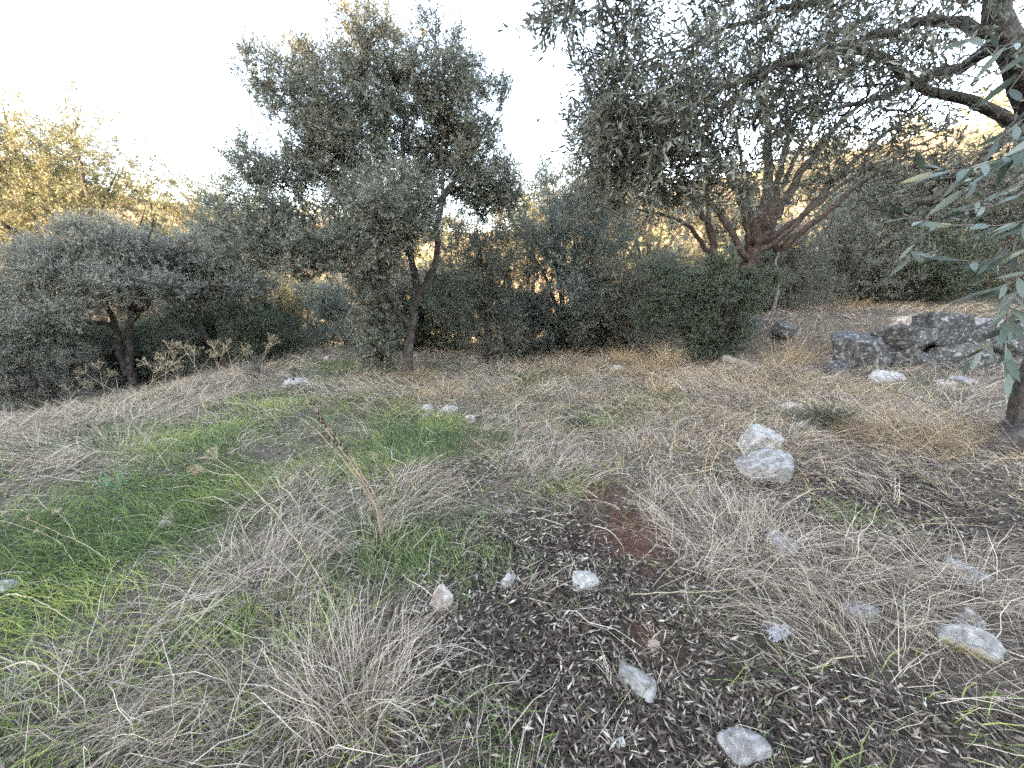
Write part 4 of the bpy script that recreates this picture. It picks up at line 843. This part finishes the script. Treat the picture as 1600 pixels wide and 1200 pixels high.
# bare sapling
y_ = G(1204, 502)[1]; pts = [P(1204, 502, y_), P(1212, 470, y_), P(1218, 440, y_), P(1212, 412, y_), P(1216, 396, y_), P(1213, 382, y_)]
c = pts[0]; sap = empty('bare_sapling', c, 'crooked pale bare sapling stem right of the many-stemmed olive', 'sapling')
tube_obj('stem', [c - [0, 0, .5]] + pts, .05, .022, 'twig', sap, c, .08, .01, 5)
tube_obj('branch', [pts[4], P(1228, 378, y_), P(1245, 360, y_)], .014, .004, 'twig', sap, c, .08, .01, 6)
tube_obj('branch', [pts[5], P(1206, 365, y_), P(1208, 345, y_)], .014, .004, 'twig', sap, c, .08, .01, 7)

# dead brown stalk with seed capsules
c = G(598, 850); y_ = c[1]
st = empty('dead_stalk', c, 'dead brown forked stalk with dark seed capsules leaning left', 'dry stalk')
a1 = [c - [0, 0, .03], P(588, 795, y_), P(560, 740, y_ + .02), P(522, 688, y_ + .05), P(490, 640, y_ + .08), P(466, 602, y_ + .1), P(458, 588, y_ + .1)]
a2 = [P(585, 790, y_), P(545, 730, y_ - .03), P(515, 695, y_ - .05), P(490, 668, y_ - .05), P(470, 655, y_ - .05)]
a3 = [c, P(592, 790, y_ + .03), P(566, 742, y_ + .05), P(530, 690, y_ + .1), P(503, 655, y_ + .14), P(486, 625, y_ + .16)]
for k, a in enumerate((a1, a2, a3)):
    o, pth = tube_obj('stem', a, .0075, .0026, 'stalk_brown', st, c, .03, .002, 20 + k)
    if k != 1:
        g = np.random.default_rng(k); m_ = len(pth)
        for i in range(int(m_ * .62), m_, 1):
            v, f = ICO[3]; s = g.uniform(.006, .009)
            if g.random() < .75:
                q = obj('seed_capsule', mesh_np('seed_capsule', v * np.array([s, s, s * 1.5]), None, f, smooth=True), M['seed'], st)
                q.location = [float(w) for w in pth[i] - c + g.normal(size=3) * .004]
# dry fennel with umbels
def umbel_plant(pts, label, seed, r=.0024, heads=1, ray=.045, group='dry umbel stalks', branches=()):
    c = pts[0]; e = empty('dry_umbel_stalk', c, label, 'dry stalk', group); g = np.random.default_rng(seed)
    o, pth = tube_obj('stem', pts, r, r * .5, 'stalk', e, c, .04, .002, seed)
    ends = [(pth[-1], unit((pth[-1] - pth[-3])[None])[0])]
    for bp_ in branches:
        _, q = tube_obj('stem', bp_, r * .7, r * .4, 'stalk', e, c, .03, .002, seed + 1); ends.append((q[-1], unit((q[-1] - q[-3])[None])[0]))
    for p, d in ends:
        n = 13; dd = unit(d[None] + rdir(n, g) * .75); en = p + dd * ray * g.uniform(.7, 1.15, (n, 1))
        v, q = tubes3(np.repeat(p[None], n, 0), en, np.full(n, r * .32), np.full(n, r * .22))
        k = 4; d2 = unit(np.repeat(dd, k, 0) + rdir(n * k, g) * .8); s2 = np.repeat(en, k, 0); v2, q2 = tubes3(s2, s2 + d2 * ray * .28, np.full(n * k, r * .22), np.full(n * k, r * .3))
        u = obj('umbel', mesh_np('umbel', np.concatenate([v, v2]) - c, np.concatenate([q, q2 + len(v)])), M['stalk'], e); u['kind'] = 'stuff'
    return e
c = G(525, 960); y_ = c[1]
umbel_plant([c, P(500, 905, y_ + .05), P(460, 840, y_ + .1), P(420, 790, y_ + .15), P(380, 748, y_ + .2), P(340, 718, y_ + .22)], 'long pale dry stalk with two umbels arching left over the grass', 1, .0042, branches=[[P(372, 742, y_ + .2), P(345, 742, y_ + .22), P(322, 734, y_ + .22)]], ray=.06)
c = G(182, 888); umbel_plant([c, P(140, 855, c[1] + .1), P(90, 832, c[1] + .15), P(45, 812, c[1] + .2)], 'bare cream stalk lying over the bright green grass', 2, .003, ray=.03, branches=[[P(118, 842, c[1] + .12), P(108, 820, c[1] + .15), P(90, 800, c[1] + .2)]])
c = G(125, 895); umbel_plant([c, P(110, 870, c[1] + .05), P(90, 845, c[1] + .1), P(60, 830, c[1] + .12)], 'thin cream stalk left of the bare one on the green grass', 3, .002, ray=.02)
c = G(270, 745); umbel_plant([c, P(245, 705, c[1] + .1), P(215, 670, c[1] + .15), P(165, 630, c[1] + .2)], 'long bent straw stalk leaning left above the green patch', 4, .0035, ray=.07)
c = G(1136, 780); umbel_plant([c, P(1110, 740, c[1]), P(1128, 690, c[1] + .05), P(1135, 620, c[1] + .05), P(1128, 585, c[1])], 'tall thin upright stalk left of the white pitted rock', 5, .0026, ray=.03)
UMB = ['dry umbel plant just right of the left olive trunk', 'dry umbel plant second right of the left olive trunk', 'dry umbel plant midway between the two left olives', 'dry umbel plant in front of the small two-stemmed olive', 'dry umbel plant just right of the small two-stemmed olive', 'dry umbel plant left of the dark rounded bush', 'dry umbel plant at the right end of the bank before the dark rounded bush',
    'taller dry umbel plant left of the blue-grey spiky shrub', 'outer dry umbel plant beside the taller one at far left', 'dry umbel plant nearest the left edge of the picture', 'dry umbel plant directly in front of the left olive trunk']
g = np.random.default_rng(9)
for k, (u, v) in enumerate([(235, 628), (262, 622), (292, 622), (325, 616), (352, 612), (372, 606), (408, 600), (110, 640), (95, 632), (30, 650), (170, 634)]):
    c = G(u, v); dx = g.uniform(-.3, .3); h = g.uniform(.45, .8)
    pts = [c, c + [dx * .3, 0, h * .5], c + [dx, .05, h]]
    umbel_plant(pts, UMB[k], 40 + k, .0045, ray=.13, group='dry umbels along the left bank', branches=[[c + [dx * .3, 0, h * .5], c + [dx * .3 + g.uniform(-.2, .2), .03, h * .8]], [c + [dx * .5, 0, h * .6], c + [dx + g.uniform(-.3, .3), .03, h * .9]]])
def stick(pts, r0, r1, mat, label, seed, name='dry_stick'):
    o, _ = tube_obj(name, pts, r0, r1, mat, None, pts[0], .04, .003, seed); o.location = [float(w) for w in pts[0]]; tag(o, label, 'stick', 'dry sticks and stalks'); return o
stick([lift(1150, 935, .06), lift(1185, 905, .1), lift(1250, 885, .12), lift(1330, 872, .12), lift(1395, 868, .10)], .005, .003, 'twig_pale', 'long pale arching stick over the straw right of the litter', 1)
stick([lift(1110, 895, .03), lift(1160, 945, .05), lift(1205, 985, .04), lift(1255, 1055, .02)], .006, .004, 'twig_pale', 'pale grey stick running under the white frayed scrap', 2)
stick([lift(1150, 905, .05), lift(1178, 935, .07), lift(1186, 955, .06), lift(1178, 972, .02)], .006, .004, 'twig_pale', 'short hooked pale stick left of the white frayed scrap', 3)
stick([lift(0, 945, .03), lift(30, 942, .05), lift(80, 962, .05), lift(130, 988, .02)], .004, .002, 'stalk', 'pale bent stalk on the green grass at the left edge', 4)
stick([lift(0, 1058, .03), lift(35, 1054, .05), lift(62, 1055, .05), lift(70, 1064, .02)], .004, .003, 'stalk', 'short pale hooked stalk near the lower left corner', 5)
stick([lift(355, 716, .04), lift(375, 708, .05), lift(388, 700, .05)], .012, .010, 'twig_pale', 'short thick pinkish stick in the grass above the long umbel stalk', 6)
stick([lift(985, 935, .02), lift(1060, 938, .05), lift(1150, 937, .06), lift(1190, 925, .05)], .003, .002, 'stalk', 'thin straight pale stalk across the litter', 7)
stick([lift(1262, 1052, .02), lift(1310, 1042, .04), lift(1350, 1036, .03)], .004, .003, 'stalk', 'short yellow stalk at lower right among the litter', 8)
stick([lift(300, 940, .02), lift(325, 950, .05), lift(345, 938, .06)], .016, .012, 'twig_pale', 'weathered piece of wood in the grass left of the bottom tufts', 9)

# white frayed scrap
c = G(1215, 1000); g = np.random.default_rng(3); n = 26
uu, vv = np.meshgrid(np.linspace(-1, 1, n), np.linspace(-1, 1, n)); hx, hy = .055, .030
edge = 1 + .35 * (vnoise(uu * 4, vv * 4, 3) - .5) + .3 * (vnoise(uu * 11, vv * 11, 4) - .5)
X = uu * hx * edge; Y = vv * hy * edge + .3 * X; Z = .022 * vnoise(uu * 3, vv * 3, 8) + .014 * vnoise(uu * 8, vv * 8, 12)
i0 = (np.arange(n - 1)[:, None] * n + np.arange(n - 1)[None]).ravel(); q = np.stack([i0, i0 + 1, i0 + n + 1, i0 + n], 1)
sc = empty('frayed_scrap', c, 'frayed white scrap of film caught on a stick in the straw', 'litter scrap')
obj('sheet', mesh_np('sheet', np.stack([X.ravel(), Y.ravel(), Z.ravel() + .02], 1), q), M['film'], sc)
k = 70; p = np.stack([g.uniform(-.06, .06, k), g.uniform(-.05, .06, k), g.uniform(.02, .05, k)], 1); v, q, kk = ribbons(p, rdir(k, g) * [1, 1, .4] + [0, 0, .2], rdir(k, g), g.uniform(.02, .06, k), np.full(k, .002), 3, g=g)
obj('fringe', mesh_np('fringe', v, q), M['film'], sc)['kind'] = 'stuff'

# asphodel
c = G(182, 765); asp = empty('asphodel_plant', c, 'blue-green asphodel rosette with strap leaves in the bright grass', 'plant'); g = np.random.default_rng(12)
for k in range(16):
    a = g.uniform(0, 6.28); out = np.array([[math.cos(a), math.sin(a), 0]]); sp = g.uniform(.3, 1.1)
    v, q, kk = ribbons(np.array([[0, 0, -.01]]) + out * .015, unit(np.array([[0, 0, 1.]]) + out * sp * .5), unit(np.array([[0, 0, .35]]) + out * sp), np.array([g.uniform(.16, .30)]), np.array([.012]), 7, g=g)
    obj('leaf', mesh_np('leaf', v, q, smooth=True), M['asphodel'], asp)

# spiny shrubs
def spiny(u, v, h, w, mat, label, seed, n=220):
    c = G(u, v); g = np.random.default_rng(seed); e = empty('spiny_shrub', c, label, 'shrub', 'low spiny shrubs')
    d = rdir(n, g); d[:, 2] = np.abs(d[:, 2]) + .25; d = unit(d); en = d * np.stack([np.full(n, w), np.full(n, w), np.full(n, h)], 1) * g.uniform(.5, 1.1, (n, 1))
    v1, q1 = tubes3(en * .08, en, np.full(n, .003), np.full(n, .0015)); obj('stems', mesh_np('stems', v1, q1), M['twig'], e)['kind'] = 'stuff'
    k = 26; B = np.repeat(en, k, 0) * g.uniform(.2, 1, (n * k, 1)); ld = unit(np.repeat(d, k, 0) * .5 + rdir(n * k, g)); v2, q2 = leaf_quads(B, ld, rdir(n * k, g), g.uniform(.02, .04, n * k), g.uniform(.004, .008, n * k))
    obj('leaves', mesh_np('leaves', v2, q2, rnd=np.repeat(g.random(n * k), 4)), M[mat], e)['kind'] = 'stuff'
spiny(1290, 668, .28, .42, 'leaf_dark', 'low dark spiny shrub beside the broken white rock', 1)
spiny(905, 668, .16, .2, 'leaf_dark', 'tiny dark shrub in the middle of the clearing', 2, 90)
spiny(148, 612, .75, .5, 'leaf_grey', 'blue-grey spiky shrub in front of the left olive trunks', 3, 160)
spiny(400, 590, .5, .45, 'leaf_grey', 'grey spiky shrub in front of the dark rounded bush', 4, 120)
